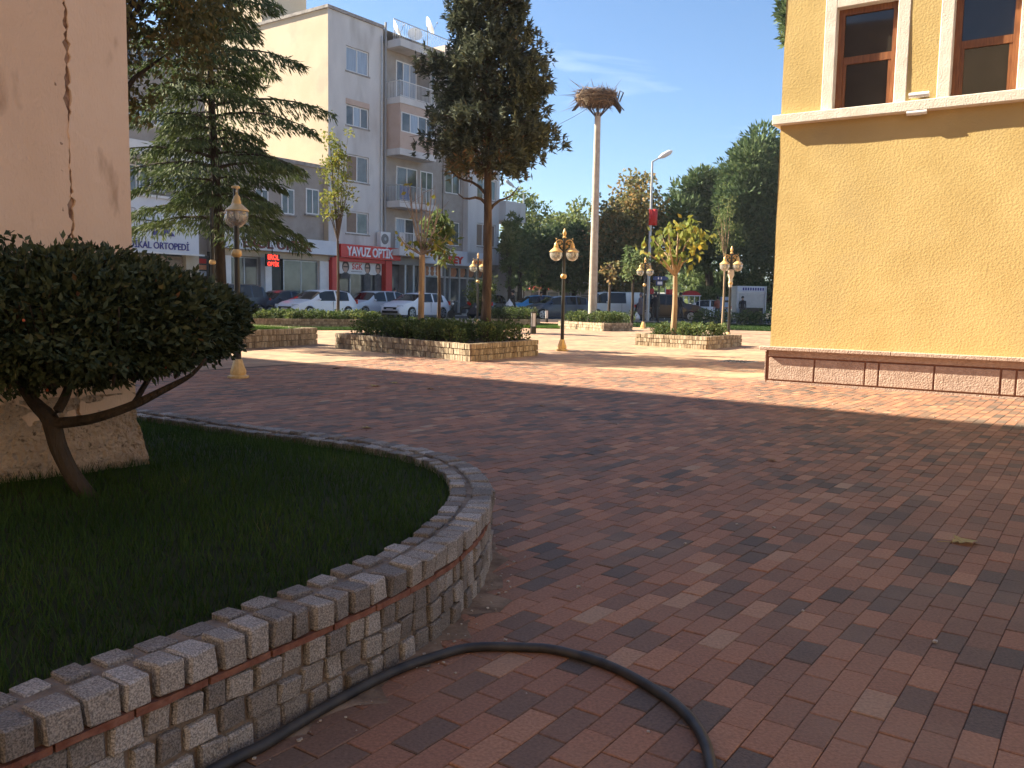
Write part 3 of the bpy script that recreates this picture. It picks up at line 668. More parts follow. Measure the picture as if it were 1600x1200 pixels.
for a, c in wins:
    sw_ = .17
    for x0, x1, z0, z1 in ((a-sw_, a, zs1, zt+sw_), (c, c+sw_, zs1, zt+sw_), (a, c, zt, zt+sw_)):
        b = MB(); b.fbox(Fy, x0, x1, -.2, .014, z0, z1); o = b.build('window_surround', M['white_plaster'], yb); md = o.modifiers.new('b', 'BEVEL'); md.width = .008
    wn = MB(); fw = .09; g = -.13
    for x0, x1, z0, z1, t0, t1 in ((a, a+fw, zs1, zt, g-.07, g), (c-fw, c, zs1, zt, g-.07, g), (a+fw, c-fw, zt-fw, zt, g-.07, g), (a+fw, c-fw, zs1, zs1+.05, g-.07, g)):
        wn.fbox(Fy, x0, x1, t0, t1, z0, z1)
    win = wn.build('window', M['wood'], yb)
    zm = zs1+(zt-zs1)*.50
    sm = MB(); sm.fbox(Fy, a+fw, c-fw, g-.06, g-.012, zm-.06, zm+.05); sm.fbox(Fy, a+fw, a+fw+.045, g-.06, g-.02, zs1+.05, zm-.06); sm.fbox(Fy, c-fw-.045, c-fw, g-.06, g-.02, zs1+.05, zm-.06); sm.build('sash', M['wood'], win)
    for z0, z1, t in ((zs1+.05, zm-.06, g-.045), (zm+.05, zt-fw, g-.035)):
        pm = MB(); pm.add([Fy.P(a+fw, t, z0), Fy.P(c-fw, t, z0), Fy.P(c-fw, t, z1), Fy.P(a+fw, t, z1)], [(0, 1, 2, 3)]); pm.build('pane', M['dark_glass'], win)
# plinth: pink stone slabs with brown joints, cap stone proud
b = MB(); b.fbox(Fy, -.002, SL, -.3, .045, -.05, ZP-.065); b.fbox(Fy, -.045, -.002, -8.9, .045, -.05, ZP-.065); b.build('plinth', M['joint_brown'], yb)
caps = MB(); x = -.13
while x < SL:
    w = 2.0; caps.fbox(Fy, x, min(SL, x+w-.006), -.02, .15, ZP-.06, ZP+.0); x += w
o = caps.build('cap_stone', M['pink_stone'], yb); md = o.modifiers.new('b', 'BEVEL'); md.width = .008
z_lo = Fy.Z(1300, 600, .06); z_hi = Fy.Z(1300, 562.5, .06)
js = [Fy.S(p, .06, 585) for p in (1202, 1271.5, 1351, 1372.5, 1459.5, 1564, 1588.5)]
js[0] = 0; seq = [js[i+1]-js[i] for i in range(1, 6)]
x = js[-1]; k = 0
while x < SL-.9: x += (.95, 1.15, .27, .9, 1.1)[k % 5]; js.append(x); k += 1
js.append(SL)
for i in range(len(js)-1):
    if js[i+1]-js[i] < .1: continue
    b = MB(); b.fbox(Fy, js[i]+.013, js[i+1]-.013, .01, .062+rnd.uniform(-.004, .004), z_lo+.013, z_hi-.013)
    o = b.build('stone_panel', M['pink_stone'], yb); md = o.modifiers.new('b', 'BEVEL'); md.width = .006
b = MB(); b.fbox(Fy, 0, SL, .01, .06, z_hi+.013, ZP-.066); b.build('stone_course', M['pink_stone'], yb)
b = MB(); b.fbox(Fy, -.01, SL, .01, .075, -.03, z_lo-.013); b.build('stone_course', M['pink_stone'], yb)
b = MB(); b.fbox(Fy, -.06, -.045, -8.9, .06, .05, ZP-.09); b.build('stone_panel', M['pink_stone'], yb)
# wall lamps above and below the sill band
for (px, py, lab) in ((1436, 148, 'small white cylinder wall light standing above the white sill band'), (1432.5, 175.5, 'small white cylinder wall light fixed under the white sill band')):
    s, z = Fy.hit(px, py, .10); lm = thing('wall_light', lab, 'wall light', Fy.P(s, .0, z))
    b = MB(); p0, p1 = Fy.P(s-.135, .10, z), Fy.P(s+.135, .10, z); b.tube([p0, p1], .038, 12); b.build('lamp_body', M['white'], lm, smooth=True)
    b = MB(); b.fbox(Fy, s-.05, s+.05, .0, .08, z-.03, z+.02); b.build('bracket', M['galv'], lm)
# ================================================================== STREET BUILDINGS
GZ = .27
S, Z = Fa.S, Fa.Z
def fwin(root, fr, s0, s1, z0, z1, n=2, t=0.0, frame=None, pane=None, sill=True, deep=.10, panes=None):
    """window with a frame standing in its opening, panes set back, and a sill"""
    frame = frame or M['white']; b = MB(); w = .07
    b.fbox(fr, s0, s1, t-.02, t+.03, z0, z0+w); b.fbox(fr, s0, s1, t-.02, t+.03, z1-w, z1)
    for i in range(n+1):
        x = s0+(s1-s0-w)*i/n; b.fbox(fr, x, x+w, t-.02, t+.03, z0+w, z1-w)
    win = b.build('window', frame, root)
    for i in range(n):
        x0 = s0+(s1-s0-w)*i/n+w; x1 = s0+(s1-s0-w)*(i+1)/n
        q = MB(); q.fbox(fr, x0, x1, t-.015, t+.004, z0+w, z1-w); q.build('pane', (panes[i] if panes else (pane or M['pane'])), win)
    if sill:
        q = MB(); q.fbox(fr, s0-.1, s1+.1, t-.02, t+.14, z0-.09, z0-.003); q.build('sill', M['dirty_top'], win)
    return win
ab = thing('apartment_building', 'grey four storey apartment block with a lit beige side wall and stacked balconies', 'apartment building', (C0.x, C0.y, GZ))
ROOF = Z(512, 12)
S1 = S(597.5); SB = S(683, 1.24, 70); SE = S(773)
def hole_wall(root, fr, s0, s1, z0, z1, holes, t, mt, depth=.25, name='wall'):
    """wall sheet with real openings and reveals"""
    ss = sorted({s0, s1, *[h[0] for h in holes], *[h[1] for h in holes]}); zz = sorted({z0, z1, *[h[2] for h in holes], *[h[3] for h in holes]})
    b = MB()
    for i in range(len(ss)-1):
        for j in range(len(zz)-1):
            cs, cz = (ss[i]+ss[i+1])/2, (zz[j]+zz[j+1])/2
            if any(h[0] < cs < h[1] and h[2] < cz < h[3] for h in holes): continue
            b.add([fr.P(ss[i], t, zz[j]), fr.P(ss[i+1], t, zz[j]), fr.P(ss[i+1], t, zz[j+1]), fr.P(ss[i], t, zz[j+1])], [(0, 1, 2, 3)])
    for h in holes:
        a, c, d, e = h
        q = [fr.P(a, t, d), fr.P(c, t, d), fr.P(c, t, e), fr.P(a, t, e), fr.P(a, t-depth, d), fr.P(c, t-depth, d), fr.P(c, t-depth, e), fr.P(a, t-depth, e)]
        b.add(q, [(0, 1, 5, 4), (1, 2, 6, 5), (2, 3, 7, 6), (3, 0, 4, 7), (4, 5, 6, 7)])
    return b.build(name, mt, root)
ws0, ws1 = S(541), S(576)
wz = [(Z(558, b_), Z(558, a_)) for a_, b_ in ((76, 115), (166, 199), (243, 285), (331, 366))]
hole_wall(ab, Fa, 0, S1, 3.9, ROOF, [(ws0, ws1, a_, b_) for a_, b_ in wz], 0, M['grey_wall'])
pn = [[M['pale_pane']]*2, [M['pane'], M['pale_pane'], M['pane']], [M['brown_blind'], M['pane']], [M['brown_blind'], M['pane']]]
for (a_, b_), ps in zip(wz, pn): fwin(ab, Fa, ws0+.02, ws1-.02, a_+.02, b_-.02, len(ps), -.1, panes=ps)
q = MB(); q.fbox(Fa, ws0-.02, ws1+.02, .0, .03, wz[1][1], wz[1][1]+.32); q.build('shutter_box', M['pink_panel'], ab)
# lit side wall, back and roof
DEPTH = 13.5
Fs = Fr(C0, B2, -A2)
b = MB(); ny, nz_ = 30, 20; v = []; f = []
for i in range(ny+1):
    for j in range(nz_+1): v.append(Fs.P(DEPTH*i/ny, .0, GZ+(ROOF-GZ)*j/nz_))
for i in range(ny):
    for j in range(nz_): k = i*(nz_+1)+j; f.append((k, k+nz_+1, k+nz_+2, k+1))
b.add(v, f); b.build('side_wall', M['beige_wall'], ab)
b = MB()
b.add([Fa.P(0, -DEPTH, GZ), Fa.P(SE, -DEPTH, GZ), Fa.P(SE, 0, GZ), Fa.P(0, -DEPTH, ROOF), Fa.P(SE, -DEPTH, ROOF), Fa.P(SE, 0, ROOF), Fa.P(0, 0, ROOF)], [(0, 1, 4, 3), (1, 2, 5, 4), (3, 4, 5, 6)])
b.build('rear_wall', M['grey_wall'], ab)
b = MB(); b.fbox(Fa, -.12, S1, -.3, .12, ROOF-.0, ROOF+.18); b.fbox(Fs, .125, DEPTH, -.2, .12, ROOF, ROOF+.18); b.build('coping', M['dirty_top'], ab)
b = MB(); b.fbox(Fa, -.0, 3.6, -9.5, -6.0, ROOF, ROOF+2.6); b.build('stair_house', M['beige_wall'], ab)
b = MB(); b.tube([Fa.P(S1+.1, .12, 4.2), Fa.P(S1+.1, .12, ROOF+.4)], .07, 8); b.build('downpipe', M['grey_paint'], ab)
b = MB(); b.tube([Fa.P(S1-.22, .1, 4.2), Fa.P(S1-.22, .1, ROOF-.5)], .045, 8); b.build('downpipe', M['galv'], ab)
# balcony bay: slabs
bs0, bs1, bt = S1+.25, SB, 1.24
slab = [Z(640, y, bt) for y in (70, 158, 238, 319, 394)]            # roof, 4th .. 1st floor slab middles
b = MB(); b.add([Fa.P(S1, -.02, 3.9), Fa.P(S(690), -.02, 3.9), Fa.P(S(690), -.02, slab[0]), Fa.P(S1, -.02, slab[0])], [(0, 1, 2, 3)]); b.build('balcony_back_wall', M['taupe_wall'], ab)
for i, z in enumerate(slab):
    q = MB(); q.fbox(Fa, bs0, bs1, .0, bt, z-.24, z+.16 if i else z+.22); q.build('balcony_slab' if i else 'roof_slab', M['grey_wall'], ab)
def railing(s0, s1, z0, z1, t0, mt, step=.13, side=True):
    b = MB(); r = .014
    b.tube([Fa.P(s0, t0, z1), Fa.P(s1, t0, z1)], .028, 6); b.tube([Fa.P(s0, t0, z0+.08), Fa.P(s1, t0, z0+.08)], .02, 6)
    for x in np.arange(s0, s1+.01, step): b.tube([Fa.P(x, t0, z0), Fa.P(x, t0, z1)], r, 4)
    if side:
        for x in (s0, s1):
            b.tube([Fa.P(x, 0, z1), Fa.P(x, t0, z1)], .028, 6)
            for y in np.arange(.13, t0, step): b.tube([Fa.P(x, y, z0), Fa.P(x, y, z1)], r, 4)
    return b
railing(bs0+.08, bs1-.08, slab[1]+.16, slab[1]+1.15, bt-.08, 0).build('balcony_railing', M['white'], ab)
railing(bs0+.08, bs1-.08, slab[3]+.16, slab[3]+1.15, bt-.08, 0).build('balcony_railing', M['galv'], ab)
q = MB(); x0 = S(627, bt, 290); q.fbox(Fa, x0, x0+.9, bt-.13, bt-.10, slab[3]+.2, slab[3]+1.1); q.build('blue_cloth', M['blue_sign'], ab)
railing(S1+.4, S(760), slab[0]+.25, slab[0]+1.55, .5, 0, .2, False).build('roof_railing', M['galv'], ab)
# doors and windows in the balcony bay
fwin(ab, Fa, S(617), S(648), slab[1]+.16, Z(632, 98), 3, .0, panes=[M['pane'], M['pale_pane'], M['pale_pane']], sill=False)
fwin(ab, Fa, S(660), S(676), slab[1]+.16, Z(668, 108), 1, .0, pane=M['green_glass'], sill=False)
q = MB(); q.fbox(Fa, S(652), S(656), .0, .9, slab[1]+.16, slab[0]-.24); q.build('pillar', M['taupe_wall'], ab)
# third floor is closed in with pink panels
zf, zc = slab[2]+.16, slab[1]-.24
q = MB(); q.fbox(Fa, bs0+.05, bs0+.13, .0, bt-.05, zf, zc); q.fbox(Fa, bs0+.13, bs1-.05, bt-.13, bt-.05, zf, zf+1.05); q.fbox(Fa, bs0+.13, bs1-.05, bt-.13, bt-.05, zc-.5, zc); q.build('pink_enclosure', M['pink_panel'], ab)
fwin(ab, Fa, bs0+.2, bs1-.1, zf+1.05, zc-.5, 4, bt-.1, panes=[M['pane'], M['pale_pane'], M['pane'], M['pane']], sill=False)
zf, zc = slab[3]+.16, slab[2]-.24
fwin(ab, Fa, S(618), S(650), zf, zc-.5, 2, .0, pane=M['pane'], sill=False); fwin(ab, Fa, S(655), S(674), zf+.1, zc-.5, 2, .0, pane=M['green_glass'], sill=False)
zf, zc = slab[4]+.16, slab[3]-.24
fwin(ab, Fa, S(617), S(646), zf+.0, zc-.55, 2, .0, panes=[M['pale_pane'], M['pane']], sill=False); fwin(ab, Fa, S(656), S(676), zf+.1, zc-.4, 1, .0, pane=M['pane'], sill=False)
q = MB()
for x in np.arange(bs0+.05, S(632, bt, 370), .13): q.fbox(Fa, x, x+.115, bt-.10, bt-.06+(.02 if int(x/.13) % 2 else 0), zf, zf+1.05)
q.build('balcony_panel', M['grey_wall'], ab)
railing(S(634, bt, 370), bs1-.08, zf, zf+1.05, bt-.08, 0, side=False).build('balcony_railing', M['white'], ab)
# right hand bays
s690, s720, s735 = S(690), S(721), S(735)
h = []
for ya, yb in ((185, 215), (266, 303), (346, 384), (95, 130)):
    h.append((S(693), S(717), Z(705, yb), Z(705, ya)))
hole_wall(ab, Fa, s690, s735, 3.9, slab[0], h, .05, M['taupe_wall'])
for k in h: fwin(ab, Fa, k[0]+.03, k[1]-.03, k[2]+.02, k[3]-.02, 2, -.05, pane=M['green_glass'])
q = MB(); q.fbox(Fa, s720, s735, .06, .5, 3.9, slab[0]); q.build('pier', M['grey_wall'], ab)
h = []
for ya, yb in ((101, 140), (190, 225), (280, 312), (350, 386)): h.append((S(738), S(768), Z(752, yb), Z(752, ya)))
hole_wall(ab, Fa, s735, SE, 3.9, slab[0], h, .3, M['grey_wall'])
for i, k in enumerate(h): fwin(ab, Fa, k[0]+.03, k[1]-.03, k[2]+.02, k[3]-.02, 3, .2, pane=M['brown_blind'] if i == 3 else M['green_glass'])
q = MB(); q.fbox(Fa, SE, SE+2.6, -3, .9, Z(785, 346), Z(785, 316)); q.build('end_balcony', M['grey_wall'], ab)
q = MB(); q.fbox(Fa, SE, SE+2.2, -3, .3, GZ, Z(785, 380)); q.build('end_block', M['taupe_wall'], ab)
q = MB(); q.fbox(Fa, S(700), S(720), -2, -.5, slab[0], slab[0]+1.6); q.build('chimney', M['pink_panel'], ab)
# ground floor shopfront of the block: dark recesses and pillars
q = MB(); q.fbox(Fa, 0, SE, -3, -.6, GZ, 3.9); q.build('shop_interior', M['dark_room'], ab)
q = MB(); q.fbox(Fa, 0, SE, -.6, .02, 3.5, 3.92); q.build('lintel', M['grey_paint'], ab)
for px in (632, 645, 660): q = MB(); x = S(px); q.fbox(Fa, x, x+.16, -.5, .0, GZ, 3.5); q.build('door_frame', M['galv'], ab)
q = MB(); q.fbox(Fa, S(610), S(662), -.58, -.5, GZ, 3.4); q.build('glass_front', M['pane'], ab)
def dish(px, py, label, r, faced):
    s, z = Fa.hit(px, py, -.3); d = thing('satellite_dish', label, 'satellite dish', Fa.P(s, -.3, slab[0]+.2), 0, 'satellite dishes on the apartment roof')
    c = Vector(Fa.P(s, -.3, z)); n = Vector(faced).normalized(); a = n.cross(Vector((0, 0, 1))).normalized(); u = a.cross(n); v = []; f = []; R_, T_ = 5, 18
    for i in range(R_+1):
        for k in range(T_):
            rr = r*i/R_; v.append(c+(a*math.cos(2*PI*k/T_)+u*math.sin(2*PI*k/T_))*rr+n*(.35*r*(i/R_)**2))
    for i in range(R_):
        for k in range(T_): f.append((i*T_+k, i*T_+(k+1) % T_, (i+1)*T_+(k+1) % T_, (i+1)*T_+k))
    b = MB(); b.add(v, f); b.build('reflector', M['white'], d, smooth=True)
    b = MB(); b.tube([c, Fa.P(s, -.3, slab[0]+.2)], .035, 6); b.build('mast', M['grey_paint'], d)
    b = MB(); b.tube([c-u*r*.9, c+n*r*1.2], .015, 5); b.ball(c+n*r*1.2, .05); b.build('feed_arm', M['grey_paint'], d)
dish(617, 46, 'white satellite dish seen edge on, nearest the roof corner of the apartment block', .55, (.95, .1, .5))
dish(668, 42, 'white satellite dish seen edge on, highest of the dishes on the apartment roof', .6, (.93, .2, .45))
dish(648, 56, 'cream satellite dish turned towards the plaza, low behind the roof railing', .5, (.2, -.85, .35))
# air conditioner
s, z = S(598.5, .1), Z(598, 386, .3); ac = thing('air_conditioner', 'white air conditioner unit with a round fan above the red optician sign', 'air conditioner', Fa.P(s, 0, z))
b = MB(); b.fbox(Fa, s-.62, s+.28, .12, .48, z, z+.95); b.build('casing', M['white'], ac)
b = MB(); c = Fa.P(s-.25, .49, z+.5); b.tube([c, Fa.P(s-.25, .52, z+.5)], [.33, .31], 20); b.build('fan_grille', M['letter_grey'], ac)
b = MB(); b.tube([Fa.P(s-.25, .521, z+.5), Fa.P(s-.25, .54, z+.5)], .1, 12); b.build('fan_hub', M['galv'], ac)
# ---- annex and the building at the far left
sL = S(352); sLL = S(120)
ax = thing('low_shop_building', 'low grey shop building in front of the lit beige side wall', 'building', Fa.P(sL, 0, GZ))
AZ = Z(503, 262)
q = MB(); q.fbox(Fa, sL, -.01, -8, -.4, 3.6, AZ); q.build('wall', M['taupe_wall'], ax)
q = MB(); q.fbox(Fa, sL, -.01, -8, -1.2, GZ, 3.6); q.build('shop_interior', M['dark_room'], ax)
q = MB(); q.fbox(Fa, sL, -.02, -8.1, -.25, AZ, AZ+.2); q.build('coping', M['dirty_top'], ax)
for px in (400, 440, 478): fwin(ax, Fa, S(px, -.4), S(px+20, -.4), Z(px+8, 335, -.4), Z(px+8, 295, -.4), 2, -.37, pane=M['pane'])
zl = Z(440, 404)
q = MB(); q.fbox(Fa, sL, -.05, -.4, .05, zl, Z(440, 392)); q.build('lintel', M['awning'], ax)
for p0, p1, mt in ((352, 362, 'white'), (415, 425, 'white'), (500, 514, 'white'), (408, 414, 'grey_paint')):
    q = MB(); q.fbox(Fa, S(p0), S(p1), -.4, .0, GZ, zl); q.build('pillar', M[mt], ax)
for p0, p1, n in ((363, 407, 2), (446, 500, 2)): fwin(ax, Fa, S(p0), S(p1), GZ+.25, zl-.02, n, -.2, frame=M['galv'], pane=M['green_glass'] if p0 > 400 else M['pane'], sill=False)
q = MB(); q.fbox(Fa, S(427), S(444), -.3, -.22, GZ, zl-.4); q.build('door', M['black'], ax)
lb = thing('balcony_building', 'taupe building behind the cedar with a long balcony and shops below', 'building', Fa.P(sLL, 0, GZ))
LZ = Z(300, 70)
q = MB(); q.fbox(Fa, sLL, sL-.02, -12, -1.5, GZ, LZ); q.build('wall', M['taupe_wall'], lb)
zb0, zb1 = Z(215, 218), Z(215, 192)
q = MB(); q.fbox(Fa, sLL, S(330), -1.5, .0, zb0, zb1); q.build('balcony_parapet', M['taupe_wall'], lb)
q = MB(); q.fbox(Fa, sLL, S(330), -1.5, .04, zb1+.002, zb1+.1); q.build('coping', M['white'], lb)
q = MB(); zr = Z(215, 170); q.tube([Fa.P(sLL, -.1, zr), Fa.P(S(330), -.1, zr)], .05, 6); q.tube([Fa.P(sLL, -.1, (zr+zb1)/2), Fa.P(S(330), -.1, (zr+zb1)/2)], .03, 6)
for x in np.arange(sLL, S(330), 1.8): q.tube([Fa.P(x, -.1, zb1), Fa.P(x, -.1, zr)], .04, 5)
q.build('balcony_railing', M['black_metal'], lb)
zA = Z(215, 147)
for px in (165, 186, 205, 250, 290): fwin(lb, Fa, S(px, -1.5), S(px, -1.5)+1.3, zb1+.3, zA, 2, -1.45, pane=M['pale_pane'] if px < 240 else M['pane'], sill=False)
for px in (172, 215, 262, 305): fwin(lb, Fa, S(px, -1.5), S(px, -1.5)+1.5, Z(px+10, 105, -1.5), Z(px+10, 62, -1.5), 2, -1.45, pane=M['pane'])
q = MB(); q.fbox(Fa, sLL, S(330), -1.5, .1, Z(215, 240), zb0-.02); q.build('fascia', M['white'], lb)
for px in (175, 215, 260, 300): fwin(lb, Fa, S(px, -1.5), S(px, -1.5)+1.6, Z(px, 296, -1.5), Z(px, 252, -1.5), 2, -1.45, pane=M['pane'])
zsb = Z(250, 393)
q = MB(); q.fbox(Fa, S(292), S(312), -1.4, .0, GZ, zsb-.02); q.build('pillar', M['awning'], lb)
q = MB(); q.fbox(Fa, sLL, S(291), -1.4, -.3, zsb-.75, zsb-.02); q.build('glass_front', M['pane'], lb)
for px in (218, 251): q = MB(); q.fbox(Fa, S(px), S(px)+.1, -.29, -.2, zsb-.7, zsb-.02); q.build('mullion', M['awning'], lb)
for i in range(16): q = MB(); q.fbox(Fa, sLL, S(291), -.3, -.22, GZ+.2+.17*i, GZ+.2+.17*i+.155); q.build('shutter_slat', M['shutter'], lb)
q = MB(); q.fbox(Fa, S(313), S(350), -1.45, -1.3, GZ, zsb); q.build('shop_display', M['pane'], lb)
for i in range(14):
    q = MB(); x = S(316)+.12+(i % 2)*.55; z = GZ+.7+.33*(i//2); q.fbox(Fa, x, x+.45, -1.29, -1.2, z, z+.24)
    q.build('goods', M[('white', 'orange_food', 'black', 'red_cloth', 'pale_pane')[i % 5]], lb)
# ---- signs
def sign(name, label, px0, px1, y0, y1, t0, t1, face, mid=None):
    pm = mid or (px0+px1)/2
    s0, s1 = S(px0, t1, y1), S(px1, t1, y1); z0, z1 = Z(pm, y1, t1), Z(pm, y0, t1)
    g = thing(name, label, 'shop sign', Fa.P(s0, t1, z0)); b = MB(); b.fbox(Fa, s0, s1, t0, t1, z0, z1); b.build('panel', face, g); return g, s0, s1, z0, z1
def lett(g, body, px0, px1, y0, y1, t, mt, depth=.05, bold=.015, name='lettering'):
    pm = (px0+px1)/2; return text(body, Fa, S(px0, t, y1), S(px1, t, y1), Z(pm, y1, t), Z(pm, y0, t), t+.003, depth, mt, name, g, bold)
g, *_ = sign('shop_sign', 'red sign box with white letters YAVUZ OPTİK above the optician shop', 533, 626, 384.5, 404.5, .02, .62, M['red_sign'])
lett(g, 'YAVUZ OPTİK', 541.5, 613.5, 382.5, 402, .62, M['letter_white'], .06, .02)
rf = thing('shopfront_frame', 'red shopfront pillars framing the optician window below the red sign', 'shopfront', Fa.P(S(515), 0, GZ))
for p0, p1 in ((515, 522.5), (598.5, 608)):
    q = MB(); q.fbox(Fa, S(p0), S(p1), -.4, .25, GZ, Z(560, 405)); q.build('pillar', M['red_sign'], rf)
q = MB(); q.fbox(Fa, S(523), S(598), -.3, .2, Z(560, 410), Z(560, 404)); q.build('beam', M['red_sign'], rf)
q = MB(); q.fbox(Fa, S(523), S(598), -.3, -.2, GZ, Z(560, 410)); q.build('glass', M['pane'], rf)
for px in (548.5, 573): q = MB(); q.fbox(Fa, S(px), S(px)+.07, -.195, -.12, GZ, Z(px, 429)); q.build('mullion', M['galv'], rf)
bn = thing('window_banner', 'white window banner with portraits wearing glasses and red letters SGK', 'banner', Fa.P(S(523), -.1, Z(560, 429)))
q = MB(); bz0, bz1 = Z(560, 428.5), Z(560, 409.5); q.fbox(Fa, S(523), S(597.5), -.11, -.08, bz0, bz1); q.build('banner_sheet', M['white'], bn)
lett(bn, 'SGK', 550, 566.5, 411.5, 421.5, -.08, M['red_sign'], .004, .03)
q = MB(); q.fbox(Fa, S(550), S(566.5), -.08, -.076, Z(558, 425), Z(558, 424)); q.build('print_line', M['letter_grey'], bn)
mh = mat('print_hair', (.07, .05, .04), rough=.5); mf = mat('print_face', (.50, .34, .26), rough=.5); mj = mat('print_jacket', (.05, .05, .055), (.11, .10, .10), 3, rough=.5)
def disc(fr, s, z, rs, rz, t, n=16): return [fr.P(s+rs*math.cos(2*PI*k/n), t, z+rz*math.sin(2*PI*k/n)) for k in range(n)]
for px, hw, jac in ((541.5, .30, 0), (575.5, .26, 1), (592, .24, 1)):
    s = S(px); zc_ = (bz0+bz1)/2+.02
    q = MB(); q.add(disc(Fa, s, zc_+.04, hw, .36, -.077), [tuple(range(16))]); q.build('printed_hair', mh, bn)
    q = MB(); q.add(disc(Fa, s-.02, zc_-.04, hw*.66, .28, -.074), [tuple(range(16))]); q.build('printed_face', mf, bn)
    q = MB(); q.fbox(Fa, s-hw*.62, s+hw*.62, -.0735, -.071, zc_-.01, zc_+.07); q.build('printed_glasses', mh, bn)
    q = MB(); z9 = bz0-1.9 if jac else bz0-.3
    q.add([Fa.P(s-hw*1.3, -.075, z9), Fa.P(s+hw*1.3, -.075, z9), Fa.P(s+hw*1.3, -.075, bz0-.05), Fa.P(s+hw*.4, -.075, zc_-.3), Fa.P(s-hw*.4, -.075, zc_-.3), Fa.P(s-hw*1.3, -.075, bz0-.05)], [(0, 1, 2, 3, 4, 5)]); q.build('printed_jacket', mj, bn)
g, *_ = sign('shop_sign', 'long white sign with dark red letters EROL OPTİK behind the cedar branches', 350, 529, 370, 393, .02, .55, M['white_sign'])
lett(g, 'EROL OPTİK', 380, 487, 369, 390, .55, M['dark_red'], .06, .025)
s0, z0 = S(417, .9, 410), Z(427, 416.5, .9)
g = thing('led_sign', 'black LED board with glowing red letters EROL OPTİK hanging below the white sign', 'LED sign', Fa.P(s0, .9, z0)); s1 = S(437.5, .9, 410); z1 = Z(427, 397, .9)
q = MB(); q.fbox(Fa, s0, s1, .75, .9, z0, z1); q.build('board', M['black'], g)
q = MB(); q.tube([Fa.P((s0+s1)/2, .8, z1), Fa.P((s0+s1)/2, .8, z1+.5)], .03, 6); q.build('hanger', M['black_metal'], g)
lett(g, 'EROL', 418.7, 436, 398, 406, .9, M['led'], .006, .0); lett(g, 'OPTİK', 418.2, 436, 407.2, 416, .9, M['led'], .006, .0)
g, *_ = sign('shop_sign', 'white sign with navy letters MEDİKAL ORTOPEDİ above brown shutters', 150, 311, 347, 394, -.9, .5, M['white_sign'], 250)
lett(g, 'MEDİKAL ORTOPEDİ', 186, 295, 374, 388.5, .5, M['navy'], .04, .012); lett(g, 'TA', 232, 273, 354, 368, .5, M['navy'], .04, .085)
q = MB(); q.fbox(Fa, S(150), S(311), .5, .56, Z(250, 394.5, .5)-.06, Z(250, 394.5, .5)+.02); q.build('trim', M['white'], g)
g, *_ = sign('shop_sign', 'plain white fascia with grey outlined letters AR above the medical shop sign', 150, 312, 307, 344, -1.4, .3, M['white_sign'], 240)
lett(g, 'AR', 186.5, 216, 323, 336, .3, M['letter_grey'], .02, .0); lett(g, 'AR', 187.4, 215.1, 323.9, 335.1, .325, M['white_sign'], .004, -.028, 'letter_fill')
q = MB(); q.fbox(Fa, S(150), S(312), .3, .42, Z(240, 309, .3), Z(240, 305, .3)); q.build('trim', M['white'], g)
g, *_ = sign('shop_sign', 'white restaurant sign with red letters BEY above the glass front', 664, 762, 392, 414.5, .02, .5, M['white_sign'])
lett(g, 'BEY', 700.5, 723.5, 400.5, 412, .5, M['red_sign'], .05, .04)
q = MB(); s, z = S(692, .5, 404), Z(692, 404, .5)
q.add([Fa.P(s+dx, .51, z+dz_) for dx, dz_ in ((-.18, -.5), (.05, -.42), (.16, .0), (.2, .45), (.02, .2), (-.12, .0))]+[Fa.P(s+dx, .55, z+dz_) for dx, dz_ in ((-.18, -.5), (.05, -.42), (.16, .0), (.2, .45), (.02, .2), (-.12, .0))], [(0, 1, 2, 3, 4, 5), (6, 7, 8, 9, 10, 11)]+[(i, (i+1) % 6, 6+(i+1) % 6, 6+i) for i in range(6)]); q.build('flame_emblem', M['red_sign'], g)
for px in (741, 748): q = MB(); q.fbox(Fa, S(px, .5, 410), S(px+4.5, .5, 410), .505, .55, Z(px, 413, .5), Z(px, 407, .5)); q.build('red_mark', M['red_sign'], g)
rs = thing('restaurant_front', 'glass restaurant front with white mullions and orange food pictures under the BEY sign', 'shopfront', Fa.P(S(664), 0, GZ))
q = MB(); q.fbox(Fa, S(664), S(772), -.3, -.2, GZ, Z(710, 416)); q.build('glass', M['pane'], rs)
for px in (664, 695, 703, 718, 731, 744, 757): q = MB(); q.fbox(Fa, S(px), S(px)+.12, -.18, -.05, GZ, Z(px, 416)); q.build('mullion', M['galv'], rs)
q = MB(); q.fbox(Fa, S(664), S(760), -.195, -.08, Z(710, 435), Z(710, 432.5)); q.build('transom', M['galv'], rs)
for px in (711, 724.5, 738, 751):
    q = MB(); q.add(disc(Fa, S(px), Z(px, 425), .38, .4, -.19), [tuple(range(16))]); q.build('food_picture', M['orange_food'], rs)
q = MB(); q.fbox(Fa, S(666), S(694), -.195, -.185, Z(680, 431), Z(680, 417)); q.build('menu_board', M['white'], rs)
for i in range(6): q = MB(); q.add(disc(Fa, S(670+8*(i % 3)), Z(680, 420.5+6.5*(i//3)), .2, .18, -.18, 12), [tuple(range(12))]); q.build('food_picture', M['orange_food'], rs)
# ---- low cafe building far behind the trees
cf_ = thing('low_building', 'low beige building with a pale roof edge far behind the park trees', 'building', (4, 100, 0))
a0, a1 = at(740, 445, 100), at(1010, 445, 100)
q = MB(); q.box(((a0.x+a1.x)/2, 103, 1.6), (a1.x-a0.x, 6, 3.2)); q.build('wall', M['taupe_wall'], cf_)
q = MB(); q.box(((a0.x+a1.x)/2, 102, 3.35), (a1.x-a0.x+1, 9, .3)); q.build('roof', M['beige_wall'], cf_)
for px in range(760, 1000, 26): p = at(px, 460, 99.9); q = MB(); q.box((p.x, 99.98, 1.5), (1.2, .1, 1.6)); q.build('window', M['pane'], cf_)
